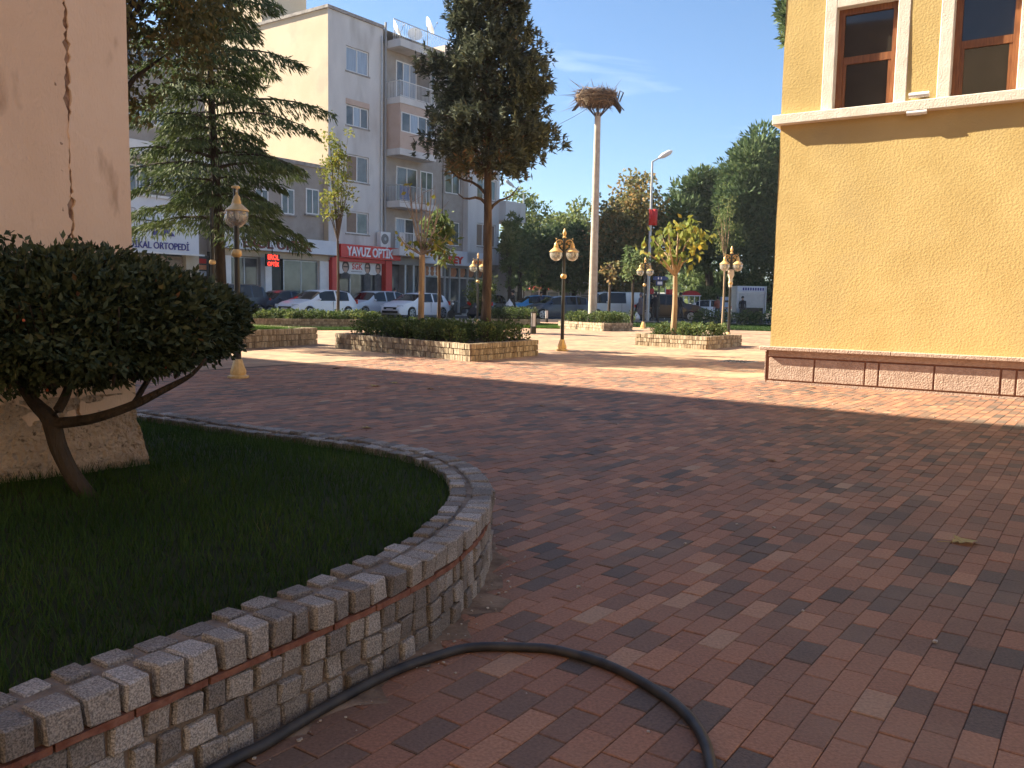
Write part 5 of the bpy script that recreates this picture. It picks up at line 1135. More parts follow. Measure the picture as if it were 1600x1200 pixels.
# young trees
def young(label, px, py, Y, th, tr, crown_py, rad, ncl, lpc, clr_, lsz, mt, seed, bark='bark_pale', up=-.2, lw=.6, z0=.3, limbs=12, squash=.9, out=.4):
    p = at(px, py, Y); zb = gz(p.x, Y)+z0; cz = at(px, crown_py, Y).z-zb
    return broadleaf('young_tree', label, p.x, Y, zb, th, tr, cz, rad, ncl, lpc, clr_, lsz, mt, seed, bark=bark, up=up, lw=lw, limbs=limbs, squash=squash, out=out, group='young trees planted on the plaza')
young('young tree with a tall narrow yellowing crown in front of the apartment corner', 528, 490, 33.6, 3.0, .06, 278, (.58, .5, 2.0), 60, 36, .26, .12, 'lf_yellow', 61, bark='bark')
def bare_tree(label, px, py, Y, th, tr, tips, seed, leaves, mt, lsz):
    """pollarded young tree: bare upright shoots and a few big leaves"""
    g = np.random.default_rng(seed); p = at(px, py, Y); zb = gz(p.x, Y)+.3; root = thing('young_tree', label, 'tree', (p.x, Y, zb), 0, 'young trees planted on the plaza'); b = MB()
    top = Vector((p.x+.03, Y, zb+th)); b.tube([(p.x, Y, zb-.05), (p.x+.02, Y, zb+th*.55), top], [tr*1.1, tr, tr*.95], 9); b.build('trunk', M['bark_pale'], root, smooth=True)
    b = MB(); PL = []; DL = []
    for (dx, dz, n_) in tips:
        e = top+Vector((dx, g.uniform(-.4, .4), dz)); m_ = top.lerp(e, .45)+Vector((dx*.25, 0, .02)); pts = catmull([top, m_, e], .1); b.tube(pts, [max(.006, tr*.42*(1-.8*i/len(pts))) for i in range(len(pts))], 5, False)
        for _ in range(2):
            s_ = pts[len(pts)//2]; b.tube([s_, s_.lerp(e, .5)+Vector((g.normal(0, .15), 0, .1)), e+Vector((g.normal(0, .25), g.normal(0, .2), g.uniform(-.3, .15)))], [.012, .008, .004], 4, False)
        for _ in range(n_):
            q = pts[g.integers(len(pts)//2, len(pts))]+Vector(g.normal(0, .11, 3)); PL.append(q[:]); DL.append((g.normal(0, .6), g.normal(0, .6), -.5+g.normal(0, .4)))
    b.build('shoots', M['twig'], root, smooth=True); PL = np.array(PL); DL = np.array(DL); k = len(PL)
    leaf_mesh('crown', PL, DL, lsz*g.uniform(.7, 1.3, k), lsz*.7*g.uniform(.7, 1.2, k), M[mt], root, g); return root
bare_tree('young pollarded tree with bare upright shoots and few leaves left of the conifer', 657, 492, 21.6, 2.05, .075, [(-.32, 1.75, 3), (-.05, 1.9, 1), (.22, 1.6, 1), (.38, 1.3, 0), (-.55, .45, 8), (.2, .35, 26), (.45, .3, 34), (-.2, .2, 14), (.05, 1.2, 0), (-.15, 1.5, 1), (.6, .5, 14), (.3, .75, 8)], 62, None, 'lf_yellow', .15)
young('slender young tree with small green crown just left of the conifer trunk', 685, 490, 23.2, 2.05, .05, 372, (.42, .4, .62), 26, 24, .2, .17, 'lf_green', 63, bark='bark', up=-.5)
young('young tree with a pale straight trunk and big yellow green leaves in the square planter', 1052, 520, 25.3, 1.75, .085, 380, (1.05, .9, .75), 38, 8, .28, .22, 'lf_yellow', 64, up=-.8, lw=.7)
young('small wispy tree with tiny leaves against the dark pines', 1129, 500, 43, 3.3, .06, 350, (.75, .6, 1.5), 40, 30, .35, .10, 'lf_pale', 65, z0=0)
young('thin dark stemmed young tree right of the concrete pole', 987, 500, 40, 2.3, .07, 408, (.65, .6, .55), 20, 24, .3, .2, 'lf_green', 66, bark='bark_dark', z0=0, up=-.4)
young('thin grey stemmed young tree among the shrubs behind the concrete pole', 951, 492, 42, 2.9, .07, 420, (.4, .4, .5), 10, 14, .3, .2, 'lf_autumn', 67, bark='bark', z0=0)
young('small round leafy tree standing behind the lamp and conifer trunk', 752, 500, 38.6, .9, .05, 462, (.62, .6, .72), 34, 40, .26, .14, 'lf_shrub', 68, bark='bark_dark', z0=.25, up=.1)
# park trees across the street
def park(label, px, top, bot, hw, Y, mt, seed, ncl, lpc, lsz, trunk=None, name='park_tree', bark='bark_dark', clr=None, up=0., lw=.6, squash=.8, out=.6):
    p0 = at(px, bot, Y); p1 = at(px, top, Y); rz_ = (p1.z-p0.z)/2; rx = hw/FPX*Y; clr = clr or min(rx, rz_)*.30; zb = gz(0, 60)
    return broadleaf(name, label, p0.x, Y, zb, max(.8, p0.z-zb+.3*rz_), trunk or .22, (p0.z+p1.z)/2-zb, (rx*.86, max(rx*.8, 1.0), rz_*.88), ncl, lpc, clr, lsz, M and mt, seed, bark=bark, up=up, lw=lw, squash=squash, out=out, group='park trees across the street')
park('narrow bright green columnar conifer right beside the apartment block', 796, 322, 452, 17, 60, 'lf_pale', 71, 60, 90, .30, trunk=.16, name='cypress_tree', lw=.35, up=.5)
park('dark green conifer standing just behind the bright columnar one', 812, 345, 450, 20, 64, 'lf_green', 72, 60, 70, .34, lw=.4, up=.4)
park('airy light green tree rising behind the left street light', 816, 290, 420, 40, 78, 'lf_pale', 73, 80, 36, .36, clr=.9)
park('broad dark green tree behind the bright blue car', 850, 352, 462, 44, 68, 'lf_green', 74, 90, 70, .36)
park('broad dark green tree behind the twin globe lamp post', 896, 340, 466, 40, 66, 'lf_green', 75, 90, 70, .36)
park('hazy pale green treetop left of the concrete pole', 885, 318, 430, 62, 90, 'lf_pale', 76, 110, 46, .45)
park('tall autumn tree with orange brown leaves behind the right street light', 990, 276, 455, 58, 66, 'lf_autumn', 77, 150, 70, .34, clr=1.15)
park('russet and green tree directly right of the concrete pole', 954, 318, 464, 42, 64, 'lf_autumn', 78, 110, 70, .32, clr=1.0)
park('low orange tinged tree between the autumn tree and the pines', 1010, 385, 462, 34, 62, 'lf_autumn', 79, 60, 60, .28)
park('low olive green tree behind the white van', 930, 385, 455, 30, 76, 'lf_green', 80, 60, 50, .34)
def pine(label, px, top, bot, hw, Y, seed, tpx, ncl=46, squash=.8):
    """umbrella pine: rounded lumps, each a dense shell of short needle tufts facing outwards"""
    g = np.random.default_rng(seed); p0 = at(px, bot, Y); p1 = at(px, top, Y); tb = at(tpx, bot, Y); zb = .1; root = thing('pine_tree', label, 'tree', (tb.x, Y, zb), 0, 'park trees across the street')
    rz_ = (p1.z-p0.z)/2; rx = hw/FPX*Y; c0 = np.array([p0.x, Y, (p0.z+p1.z)/2]); u = unit(g.normal(size=(ncl, 3))); u[:, 1] = -np.abs(u[:, 1])*.9
    lr = g.uniform(.24, .40, ncl)*min(rx, rz_); c = c0+u*np.array([rx, rx*.8, rz_])[None]*(g.uniform(.45, .82, ncl)[:, None])
    b = MB(); top_ = Vector((p0.x*.5+tb.x*.5, Y, p0.z+rz_*.4)); b.tube([(tb.x, Y, zb), (tb.x*.8+p0.x*.2, Y, zb+(p0.z-zb)*.6), top_], [.42, .36, .28], 9)
    for q in c[::2]: b.tube([top_, top_.lerp(Vector(q), .5)+Vector((0, 0, -.3)), Vector(q)], [.18, .12, .04], 5, False)
    b.build('trunk', M['bark_dark'], root, smooth=True)
    k = (lr**2*330).astype(int)+50; ci = np.repeat(np.arange(ncl), k); n = len(ci); d = unit(g.normal(size=(n, 3))); bump = 1+.2*np.sin(d[:, 0]*8+ci)*np.sin(d[:, 1]*7+ci)+.2*np.sin(d[:, 2]*10+ci*2)
    P = c[ci]+d*np.array([1, 1, squash])*(lr[ci]*bump*(.55+.45*g.random(n)**.4))[:, None]; D = d+np.array([0, 0, .35])+g.normal(0, .35, (n, 3))
    leaf_mesh('crown', P, D, .46*g.uniform(.6, 1.3, n), .15*g.uniform(.7, 1.3, n), M['lf_pine'], root, g, np.clip(g.random(ncl)[ci]*.4+g.random(n)*.6, 0, 1)); return root
pine('big rounded umbrella pine left of the pair', 1088, 242, 440, 62, 68, 81, 1118, 50)
pine('biggest umbrella pine rising behind the yellow building edge', 1190, 188, 440, 86, 66, 82, 1236, 64)
pine('tall pine whose edge shows left of the upper yellow wall', 1268, -40, 95, 52, 42, 85, 1290, 40)
park('leafy green shrub tree behind the shuttered kiosk', 1192, 395, 490, 34, 66, 'lf_green', 83, 60, 60, .28, up=-.2)
park('dark undergrowth tree beneath the umbrella pines', 1120, 400, 478, 80, 70, 'lf_green', 84, 90, 60, .34)
park('spiky yellow green garden plant behind the red roofed cart', 1108, 452, 486, 17, 63, 'lf_pale', 86, 26, 60, .5, name='garden_plant', lw=.16, up=.6, trunk=.1)
g = np.random.default_rng(90); n = 26000; x = g.uniform(-75, 120, n); hh = 4.6+1.6*np.sin(x*.31)+1.1*np.sin(x*.83+1)
wd = leaf_mesh('woodland', np.column_stack([x, 122+g.normal(0, 3, n), .1+hh*g.random(n)**.7]), g.normal(size=(n, 3)), 1.0, .7, M['lf_green'], None, g); tag(wd, 'distant dark line of trees closing the view beyond the park', 'woodland', None, 'stuff')
# ================================================================== CARS
def car(label, name, loc, head, L, Wd, H, paint, style='hatch', plate=True):
    """local +x is forward. The body is lofted through cross sections, arches cut by the section's lower edge"""
    t = thing(name, label, {'van': 'van', 'suv': 'car'}.get(style, 'car'), loc, head)
    sill = .20; ra = .345; wr = .315
    fx, rx = L*.5-.86, -L*.5+.80
    bz = .92 if style != 'van' else 1.05
    if style == 'suv': bz = 1.02; sill = .26
    # roof line along x (fraction from the tail to the nose)
    prof = {'hatch': [(0, .60), (.012, .86), (.05, .98), (.13, H-.10), (.24, H-.02), (.40, H), (.52, H-.02), (.60, H-.10), (.765, .99), (.88, .88), (.965, .74), (1, .52)],
            'wagon': [(0, .60), (.012, .92), (.035, 1.0), (.085, H-.10), (.2, H), (.40, H), (.54, H-.02), (.61, H-.10), (.76, .99), (.88, .88), (.965, .74), (1, .52)],
            'sedan': [(0, .60), (.012, .88), (.15, .97), (.28, H-.12), (.38, H-.01), (.48, H), (.55, H-.03), (.62, H-.13), (.74, .96), (.88, .86), (.965, .72), (1, .52)],
            'suv': [(0, .65), (.012, 1.02), (.04, 1.1), (.10, H-.10), (.2, H), (.42, H), (.54, H-.02), (.61, H-.12), (.73, 1.12), (.90, 1.02), (.975, .84), (1, .6)],
            'van': [(0, .65), (.008, 1.1), (.015, 1.2), (.03, H-.08), (.1, H), (.5, H), (.70, H-.02), (.77, H-.14), (.90, 1.12), (.95, 1.0), (.985, .8), (1, .55)]}[style]
    pxs = [p[0] for p in prof]; pz = [p[1] for p in prof]
    gl = {'hatch': ((.035, .135), (.60, .765)), 'wagon': ((.03, .088), (.61, .76)), 'sedan': ((.15, .285), (.62, .74)), 'suv': ((.035, .105), (.61, .73)), 'van': ((.013, .032), (.77, .90))}[style]
    xs = set(np.linspace(0, 1, 41).tolist())
    for a, b_ in gl: xs |= {a, b_}
    sw = {'hatch': ((.17, .36), (.385, .63)), 'wagon': ((.11, .25), (.27, .42), (.44, .64)), 'sedan': ((.27, .43), (.455, .65)), 'suv': ((.12, .26), (.28, .43), (.45, .63)), 'van': ((.36, .62), (.645, .82))}[style]
    for a, b_ in sw: xs |= {a, b_}
    for c in (fx, rx):
        for k in np.linspace(-1, 1, 9): xs.add((c+ra*k+L/2)/L)
    xs = sorted(x for x in xs if 0 <= x <= 1); X2 = [xs[0]]
    for x in xs[1:]:
        if x-X2[-1] > .004: X2.append(x)
    xs = X2; body = MB(); ws = MB(); rw = MB(); sd = {}
    rings = []
    for f in xs:
        x = (f-.5)*L; zt = float(np.interp(f, pxs, pz)); e = abs(f-.5)*2
        w = Wd/2*(1-.16*max(0, (e-.72)/.28)**2-.05*max(0, (e-.45)/.55)**2); zl = sill+(.10 if e > .97 else 0)
        for c in (fx, rx):
            d = abs(x-c)
            if d < ra: zl = max(zl, wr+math.sqrt(ra*ra-d*d))
        belt = min(bz+.03*(0.5-f), zt-.05); zm = max(zl+.015, .52 if e < .97 else .45); zm = min(zm, belt-.05); cab = zt-belt > .12
        wr_ = w*(.76 if cab else .93); k = min(1, (zt-belt)/max(.01, H-belt)); wt = w*(.97-.20*k) if cab else w*.93
        q = [(x, .0, zl), (x, w*.90, zl), (x, w*.985, zl+.012), (x, w, zm), (x, w*.965, belt), (x, wt, zt-(.05 if cab else .02)), (x, wt*.80, zt-.004), (x, 0, zt+.012)]
        rings.append(q)
    N = 8
    def vid(i, k, side): return rings[i][k] if side > 0 else (rings[i][k][0], -rings[i][k][1], rings[i][k][2])
    for i in range(len(xs)-1):
        fm = (xs[i]+xs[i+1])/2
        for side in (1, -1):
            for k in range(N-1):
                quad = [vid(i, k, side), vid(i+1, k, side), vid(i+1, k+1, side), vid(i, k+1, side)]; tgt = body
                if k in (5, 6):
                    if gl[1][0] < fm < gl[1][1]: tgt = ws
                    elif gl[0][0] < fm < gl[0][1]: tgt = rw
                if k == 4:
                    for n_, (a, b_) in enumerate(sw):
                        if a < fm < b_ and rings[i][5][2]-rings[i][4][2] > .1: tgt = sd.setdefault((n_, side), MB())
                tgt.add(quad, [(0, 1, 2, 3)])
    for i in (0, len(xs)-1): body.add([vid(i, k, 1) for k in range(N)]+[vid(i, k, -1) for k in range(N-1, -1, -1)], [tuple(range(2*N))])
    def fin(mb, nm, m_):
        me_o = mb.build(nm, m_, t, True); bm = bmesh.new(); bm.from_mesh(me_o.data); bmesh.ops.remove_doubles(bm, verts=bm.verts, dist=.0005); bmesh.ops.recalc_face_normals(bm, faces=bm.faces); bm.to_mesh(me_o.data); bm.free()
        me_o.data.polygons.foreach_set('use_smooth', [True]*len(me_o.data.polygons)); me_o.data.set_sharp_from_angle(angle=math.radians(32)); return me_o
    bo = fin(body, 'body', paint); fin(ws, 'windshield', M['car_glass'])
    if rw.F: fin(rw, 'rear_window', M['car_glass'])
    for (n_, side), mb in sd.items(): fin(mb, 'side_window', M['car_glass'])
    zn = .66 if style not in ('suv', 'van') else .80; yw = Wd/2
    for side in (1, -1):
        for c in (fx, rx):
            b = MB(); b.lathe([(.05, 0), (wr-.05, .005), (wr, .03), (wr, .17), (wr-.05, .195), (.05, .19)], 22, (c, 0, wr), 'y'); o = b.build('wheel', M['tyre'], t, True, True); o.location = (0, side*(yw-.03) if side < 0 else yw-.165, 0)
            if side < 0: o.location.y = -yw-.03+.0
            r = MB(); yy = .197 if side > 0 else -.003
            r.lathe([(wr-.075, yy-.01), (wr-.085, yy+.003), (.07, yy+.004), (.05, yy+.010)], 18, (c, 0, wr), 'y'); ro = r.build('rim', M['rim'], o, True, True)
            k_ = MB(); yk = yy+.007 if side > 0 else yy-.007
            for q in range(5):
                a = 2*PI*q/5+.3; a2 = a+.34; k_.add([(c+.09*math.cos(a), yk, wr+.09*math.sin(a)), (c+.2*math.cos(a), yk, wr+.2*math.sin(a)), (c+.2*math.cos(a2), yk, wr+.2*math.sin(a2)), (c+.09*math.cos(a2), yk, wr+.09*math.sin(a2))], [(0, 1, 2, 3)])
            k_.build('rim_opening', M['tyre'], o, True)
        def plate_on(nm, m_, x, y0, y1, z0, z1, dx, ang=0):
            b = MB(); yc = (y0+y1)/2; hw_ = abs(y1-y0)/2
            v = []
            for xx in (0, dx):
                for (yy, zz) in ((-hw_, z0), (hw_, z0), (hw_, z1), (-hw_, z1)): v.append((x+xx+ang*yy*side, yc*side+yy*side, zz))
            b.hexa(v); return b.build(nm, m_, t, True)
        xf = L/2
        plate_on('headlight', M['headlamp'], xf-.20, yw*.55, yw*.88, zn-.06, zn+.075, .075, -.55)
        plate_on('taillight', M['taillamp'], -xf+.07, yw*.62, yw*.90, .78 if style not in ('suv', 'van', 'wagon') else .8, 1.0 if style != 'van' else 1.1, -.07, .28)
        b = MB(); b.ball((L*.5-L*.34, side*(yw+.06), bz+.07), .085, 10, 7, .7); b.build('mirror', paint, t, True, True)
        b = MB(); b.box((-L*.04, side*(yw+.001), bz-.09), (.17, .03, .03)); b.build('door_handle', paint, t, True)
        b = MB(); b.fbox(Fr((0, 0), (1, 0), (0, side)), -L*.07-.006, -L*.07+.006, yw*.975, yw*1.003, .35, bz-.02); b.build('door_seam', M['black'], t, True)
    b = MB(); b.box((L/2-.015, 0, zn-.10), (.07, Wd*.52, .13)); b.build('grille', M['black'], t, True)
    b = MB(); b.box((L/2-.02, 0, .36), (.09, Wd*.66, .13)); b.build('bumper_intake', M['black'], t, True)
    for x in (L/2+.012, -L/2-.004): b = MB(); b.box((x, 0, .50 if x > 0 else .72), (.02, .5, .11)); b.build('licence_plate', M['white'], t, True)
    b = MB(); b.box((0, 0, .30), (L*.86, Wd*.80, .24)); b.build('underbody', M['black'], t, True)
    return t
def stp(px, tt):
    s = S(px, tt, 480); return Fa.P(s, tt, .158)
HD = math.atan2(-A2.y, -A2.x)
pw, ps_, pb_, pn_, pm_, pc_ = car_paint('white_car_paint', (.86, .87, .89)), car_paint('silver_car_paint', (.60, .63, .68)), car_paint('bright_blue_paint', (.03, .30, .62)), car_paint('navy_paint', (.012, .018, .040)), car_paint('maroon_paint', (.020, .008, .010)), car_paint('cream_white_paint', (.74, .71, .64))
pd_ = car_paint('dark_blue_paint', (.012, .026, .06)); pk_ = car_paint('near_black_paint', (.016, .017, .022))
car('dark blue people carrier behind the clipped bush, left of all other cars', 'parked_car', stp(352, 3.0), HD, 4.4, 1.76, 1.68, pn_, 'suv')
car('dark blue saloon half hidden behind the silver white hatchback', 'parked_car', stp(436, 3.0), HD, 4.2, 1.68, 1.42, pd_, 'sedan')
car('silver white hatchback facing left, front bumper and headlight in view', 'parked_car', stp(496, 5.5), HD, 4.25, 1.75, 1.48, pw, 'hatch')
car('silver estate car parked behind the white cars below the red sign', 'parked_car', stp(582, 3.4), HD, 4.55, 1.76, 1.52, ps_, 'wagon')
car('white sloping hatchback behind the two slim young trees of the conifer planter', 'parked_car', stp(650, 6.0), HD, 4.3, 1.78, 1.46, pw, 'hatch')
p = at(766, 490, 51); car('dark car with its tail light showing, half hidden by the conifer trunk', 'parked_car', (p.x, 51, .158), math.radians(75), 4.2, 1.7, 1.45, pn_, 'wagon')
p = at(832, 480, 62); car('bright light blue car behind the navy hatchback', 'parked_car', (p.x, 62, .158), math.radians(196), 4.1, 1.72, 1.52, pb_, 'hatch')
p = at(870, 490, 52.5); car('navy blue hatchback facing left beside the sunlit lawn', 'parked_car', (p.x, 52.5, .158), math.radians(197), 4.1, 1.74, 1.44, pd_, 'wagon')
p = at(902, 480, 63); car('white car behind the navy hatchback, partly covered by the concrete pole', 'parked_car', (p.x, 63, .158), math.radians(8), 4.4, 1.76, 1.50, pw, 'hatch')
p = at(958, 480, 58); car('cream white van facing left, right of the concrete pole', 'parked_van', (p.x, 58, .158), math.radians(192), 4.5, 1.75, 1.80, pc_, 'van')
p = at(1046, 490, 55.5); car('dark maroon off roader facing right behind the pale trunked tree', 'parked_car', (p.x, 55.5, .158), math.radians(-10), 4.4, 1.85, 1.68, pm_, 'suv')
p = at(1099, 485, 63); car('white hatchback seen from its rear corner in front of the red roofed cart', 'parked_car', (p.x, 63, .158), math.radians(165), 3.9, 1.66, 1.42, pw, 'hatch')
p = at(1012, 480, 70); car('pale van roof showing above the dark maroon off roader', 'parked_van', (p.x, 70, .158), math.radians(185), 5.0, 1.9, 1.95, pc_, 'van')
# scooter between the cars
p = at(722, 488, 49); sc_ = thing('motor_scooter', 'dark motor scooter parked right behind the white sloping hatchback', 'scooter', (p.x, 49, .158), math.radians(215))
b = MB(); b.tube([(-.75, 0, .55), (-.3, 0, .72), (.05, 0, .62), (.1, 0, .3), (.5, 0, .3), (.62, 0, .6), (.5, 0, 1.0)], [.10, .15, .12, .08, .08, .10, .05], 8); b.build('body', M['black'], sc_, True, True)
for x in (-.6, .72):
    b = MB(); b.lathe([(.12, -.05), (.24, -.05), (.26, 0), (.24, .05), (.12, .05)], 16, (x, 0, .26), 'y'); b.build('wheel', M['tyre'], sc_, True, True)
b = MB(); b.tube([(.5, -.32, 1.02), (.5, 0, .98), (.5, .32, 1.02)], .025, 6); b.build('handlebar', M['galv'], sc_, True); b = MB(); b.ball((.62, 0, .85), .08, 8, 6); b.build('headlight', M['headlamp'], sc_, True)
# ================================================================== PEOPLE
def person(label, px, Y, h, yaw, coat, legs, seed, stride=.12, arms=((.10, -.02), (.10, .02)), long_coat=False, hairm='hair', scarf=None):
    p = at(px, 480, Y); z0 = gz(0, Y) if Y < 47 else .158; t = thing('person', label, 'person', (p.x, Y, z0), yaw); s = h/1.72
    V = [(0, 0, .95), (0, 0, 1.12), (0, 0, 1.32), (0, 0, 1.44), (.01, 0, 1.52), (.02, 0, 1.60), (.02, 0, 1.70)]; E = [(i, i+1) for i in range(6)]; R = [.155, .145, .165, .10, .055, .095, .07]
    for sd in (1, -1):
        k = len(V); st = stride*sd; V += [(0, .09*sd, .88), (st*.5+.03, .10*sd, .50), (st, .10*sd, .09), (st+.15, .11*sd, .035)]; R += [.10, .066, .045, .04]; E += [(0, k), (k, k+1), (k+1, k+2), (k+2, k+3)]
        k = len(V); a = arms[0 if sd > 0 else 1]; V += [(0, .19*sd, 1.38), (a[1]-.02, .25*sd, 1.12), (a[0]+a[1], .24*sd, .90), (a[0]*1.3+a[1]+.02, .235*sd, .80)]; R += [.062, .048, .036, .042]; E += [(2, k), (k, k+1), (k+1, k+2), (k+2, k+3)]
    if long_coat: R[0] = .20
    me = bpy.data.meshes.new('body'); me.from_pydata([(a*s, b*s, c*s) for a, b, c in V], E, []); o = bpy.data.objects.new('body', me); COL.objects.link(o); o.modifiers.new('s', 'SKIN'); o.modifiers.new('u', 'SUBSURF').levels = 1
    for i, r in enumerate(R): me.skin_vertices[0].data[i].radius = (r*s, r*s); 
    me.skin_vertices[0].data[0].use_root = True
    bpy.context.view_layer.update(); m2 = bpy.data.meshes.new_from_object(o.evaluated_get(bpy.context.evaluated_depsgraph_get())); bpy.data.objects.remove(o); m2.name = 'body'
    m2.materials.clear()
    for q in (M['skin'], coat, legs, M['black']): m2.materials.append(q)
    for f in m2.polygons:
        z = f.center.z/s; ay = abs(f.center.y)/s
        f.material_index = 0 if z > 1.49 or (ay > .17 and z < .86) else 1 if (z > .90 or (ay > .17 and z > .8)) else 3 if z < .09 else 2
        f.use_smooth = True
    o = bpy.data.objects.new('body', m2); COL.objects.link(o); o.parent = t
    b = MB(); b.ball((.0, 0, 1.665*s), .108*s, 10, 8, 1.05); v = [q for q in b.V]; b.V = [(x-.012*s, y, max(z, 1.60*s) if x > .02*s else z) for x, y, z in v]; b.build('hair' if not scarf else 'headscarf', scarf or M[hairm], t, True, True)
    if long_coat:
        b = MB(); b.lathe([(.17*s, 1.0*s), (.20*s, .8*s), (.235*s, .48*s), (.22*s, .47*s)], 12); b.build('coat_skirt', coat, t, True, True)
    return t
def cl(name, c): return mat(name, c, tuple(x*1.35 for x in c), 8, rough=.9)
dk, nv, gy, rd, gr = cl('black_cloth', (.018, .017, .02)), cl('navy_cloth', (.03, .035, .06)), cl('grey_violet_cloth', (.13, .11, .125)), cl('rust_cloth', (.26, .08, .05)), cl('charcoal_cloth', (.045, .045, .05))
person('person in a long black coat standing by the dark cars with a white bag', 801, 50, 1.66, math.radians(200), dk, dk, 1, long_coat=True, scarf=dk)
person('person in dark clothes standing beside the cream white van', 1024, 50, 1.70, math.radians(90), dk, gr, 2, .05)
person('person in a grey violet coat walking with a white plastic bag', 1001, 48.5, 1.64, math.radians(150), gy, nv, 3, .2, long_coat=True, scarf=gy)
person('person with dark hair standing by the bright blue car', 845, 58, 1.7, math.radians(-60), nv, gr, 4, .05)
person('person in dark jacket walking behind the pale trunked tree', 1063, 52, 1.74, math.radians(0), dk, gr, 5, .2)
person('person in rust coloured clothes beside the blue and white machine', 1121, 60, 1.62, math.radians(100), rd, nv, 6, .16)
person('person standing behind the counter of the shuttered kiosk', 1160, 62, 1.68, math.radians(-90), dk, gr, 7, .04)
person('person in a dark red jacket next to the silver estate car', 617, 52.0, 1.68, math.radians(-40), rd, gr, 8, .08)
def bag(label, px, py, Y, w):
    p = at(px, py, Y); t = thing('carrier_bag', label, 'bag', p[:]); b = MB(); b.lathe([(.02, .34*w), (.05*w, .26*w), (.17*w, .12*w), (.20*w, -.02*w), (.14*w, -.12*w), (.03, -.14*w)], 10, p); b.build('sack', M['white'], t, smooth=True)
bag('white plastic carrier bag held by the person in grey violet', 994.5, 497, 48.2, 1.05); bag('white bag hanging at the side of the person in the long black coat', 796, 479, 49.8, 1.3)
# ================================================================== STREET FURNITURE
def bollard(label, px, py0, py1, Y, w):
    p = at(px, py0, Y); z0 = gz(p.x, Y); z1 = at(px, py1, Y).z; t = thing('light_bollard', label, 'bollard', (p.x, Y, z0), .25, 'black and white light bollards'); h = z1-z0
    b = MB(); b.box((0, 0, h*.16), (w, w, h*.32)); b.box((0, 0, h*.97), (w, w, h*.06)); b.box((0, 0, h*.6), (w*.45, w*.45, h*.7)); b.build('post', M['black_metal'], t, True)
    for x, y in ((-1, -1), (1, -1), (1, 1), (-1, 1)): b = MB(); b.box((x*w*.42, y*w*.42, h*.63), (w*.16, w*.16, h*.62)); b.build('corner_bar', M['black_metal'], t, True)
    b = MB(); b.box((0, 0, h*.63), (w*.8, w*.8, h*.60)); b.build('light_panel', M['white'], t, True)
bollard('black bollard with white light panel in front of the sunny lawn', 833, 523.5, 487, 30.5, .17)
bollard('pale slim bollard standing in front of the navy hatchback', 854, 502, 484, 45.5, .14)
def street_light(label, px, top, base_py, Y, arm_px, arm_py, sgn):
    p = at(px, 480, Y); z0 = .1; zt_ = at(px, top, Y).z; q = at(arm_px, arm_py, Y); t = thing('street_light', label, 'street light', (p.x, Y, z0), 0, 'tall street lights along the road')
    b = MB(); b.tube([(p.x, Y, z0), (p.x, Y, zt_)], [.10, .055], 10); b.build('column', M['galv'], t, smooth=True)
    e = Vector((q.x, Y, q.z)); b = MB(); b.tube([(p.x, Y, zt_-.02), e], [.045, .035], 8); b.build('arm', M['galv'], t)
    d = (e-Vector((p.x, Y, zt_))).normalized(); b = MB(); b.tube([e-d*.1, e+d*.15, e+d*.55, e+d*.72], [.06, .14, .14, .05], 10); b.build('lamp_head', M['white'], t, smooth=True); return t, p
t, p = street_light('tall street light with its arm to the right beside the autumn tree', 1012, 252, 480, 48, 1032, 245.5, 1)
def banner(label, px0, px1, py0, py1, Y):
    a, c = at(px0, py1, Y), at(px1, py0, Y); g = thing('banner', label, 'banner', (a.x, Y, a.z), 0, 'red banners on the street lights'); b = MB(); v = []; f = []
    for i in range(7):
        for j in range(2): v.append((a.x+(c.x-a.x)*i/6, Y-.06+.05*math.sin(i*1.1), a.z+(c.z-a.z)*j))
    for i in range(6): f.append((2*i, 2*i+2, 2*i+3, 2*i+1))
    b.add(v, f); o = b.build('cloth', M['red_cloth'], g, smooth=True); md = o.modifiers.new('s', 'SOLIDIFY'); md.thickness = .012
    b = MB(); b.tube([(min(a.x, c.x)-.1, Y-.02, c.z), (max(a.x, c.x), Y-.02, c.z)], .015, 5); b.build('bracket', M['galv'], g)
banner('red banner on the right street light above the blue direction signs', 1013.5, 1027.5, 327, 352, 47.9)
t, p = street_light('tall street light with its arm to the left behind the conifer', 815, 303, 480, 70, 801, 290, -1)
banner('red banner on the left street light beside the columnar conifer', 805, 813.5, 364, 385, 69.9)
# direction signs
p = at(1029, 480, 47); g = thing('direction_sign', 'dark post with blue arrow shaped direction signs left of the pale trunk', 'road sign', (p.x, 47, .16)); b = MB(); b.tube([(p.x, 47, .1), (p.x, 47, at(1029, 427, 47).z)], .04, 8); b.build('post', M['black_metal'], g)
for (x0, x1, y0, y1, pt) in ((1020.5, 1045, 432, 437.5, 1), (1025, 1035.5, 438.5, 446, 0)):
    a, c = at(x0, y1, 46.9), at(x1, y0, 46.9); zm = (a.z+c.z)/2; b = MB(); v = [(a.x, a.z), (c.x-.12*pt, a.z), (c.x, zm), (c.x-.12*pt, c.z), (a.x, c.z)]
    b.add([(x, 46.88, z) for x, z in v]+[(x, 46.94, z) for x, z in v], [(0, 1, 2, 3, 4), (5, 6, 7, 8, 9)]+[(i, (i+1) % 5, 5+(i+1) % 5, 5+i) for i in range(5)]); o = b.build('sign_plate', M['blue_sign'], g)
    for k in (range(2) if pt else range(1)): q = MB(); xx = a.x+(.28+.16*k if pt else .08); q.box((xx+(.0 if pt else .12), 46.87, zm), (.06 if pt else .26, .008, .12 if pt else .16)); q.build('pictogram', M['letter_white'], o)
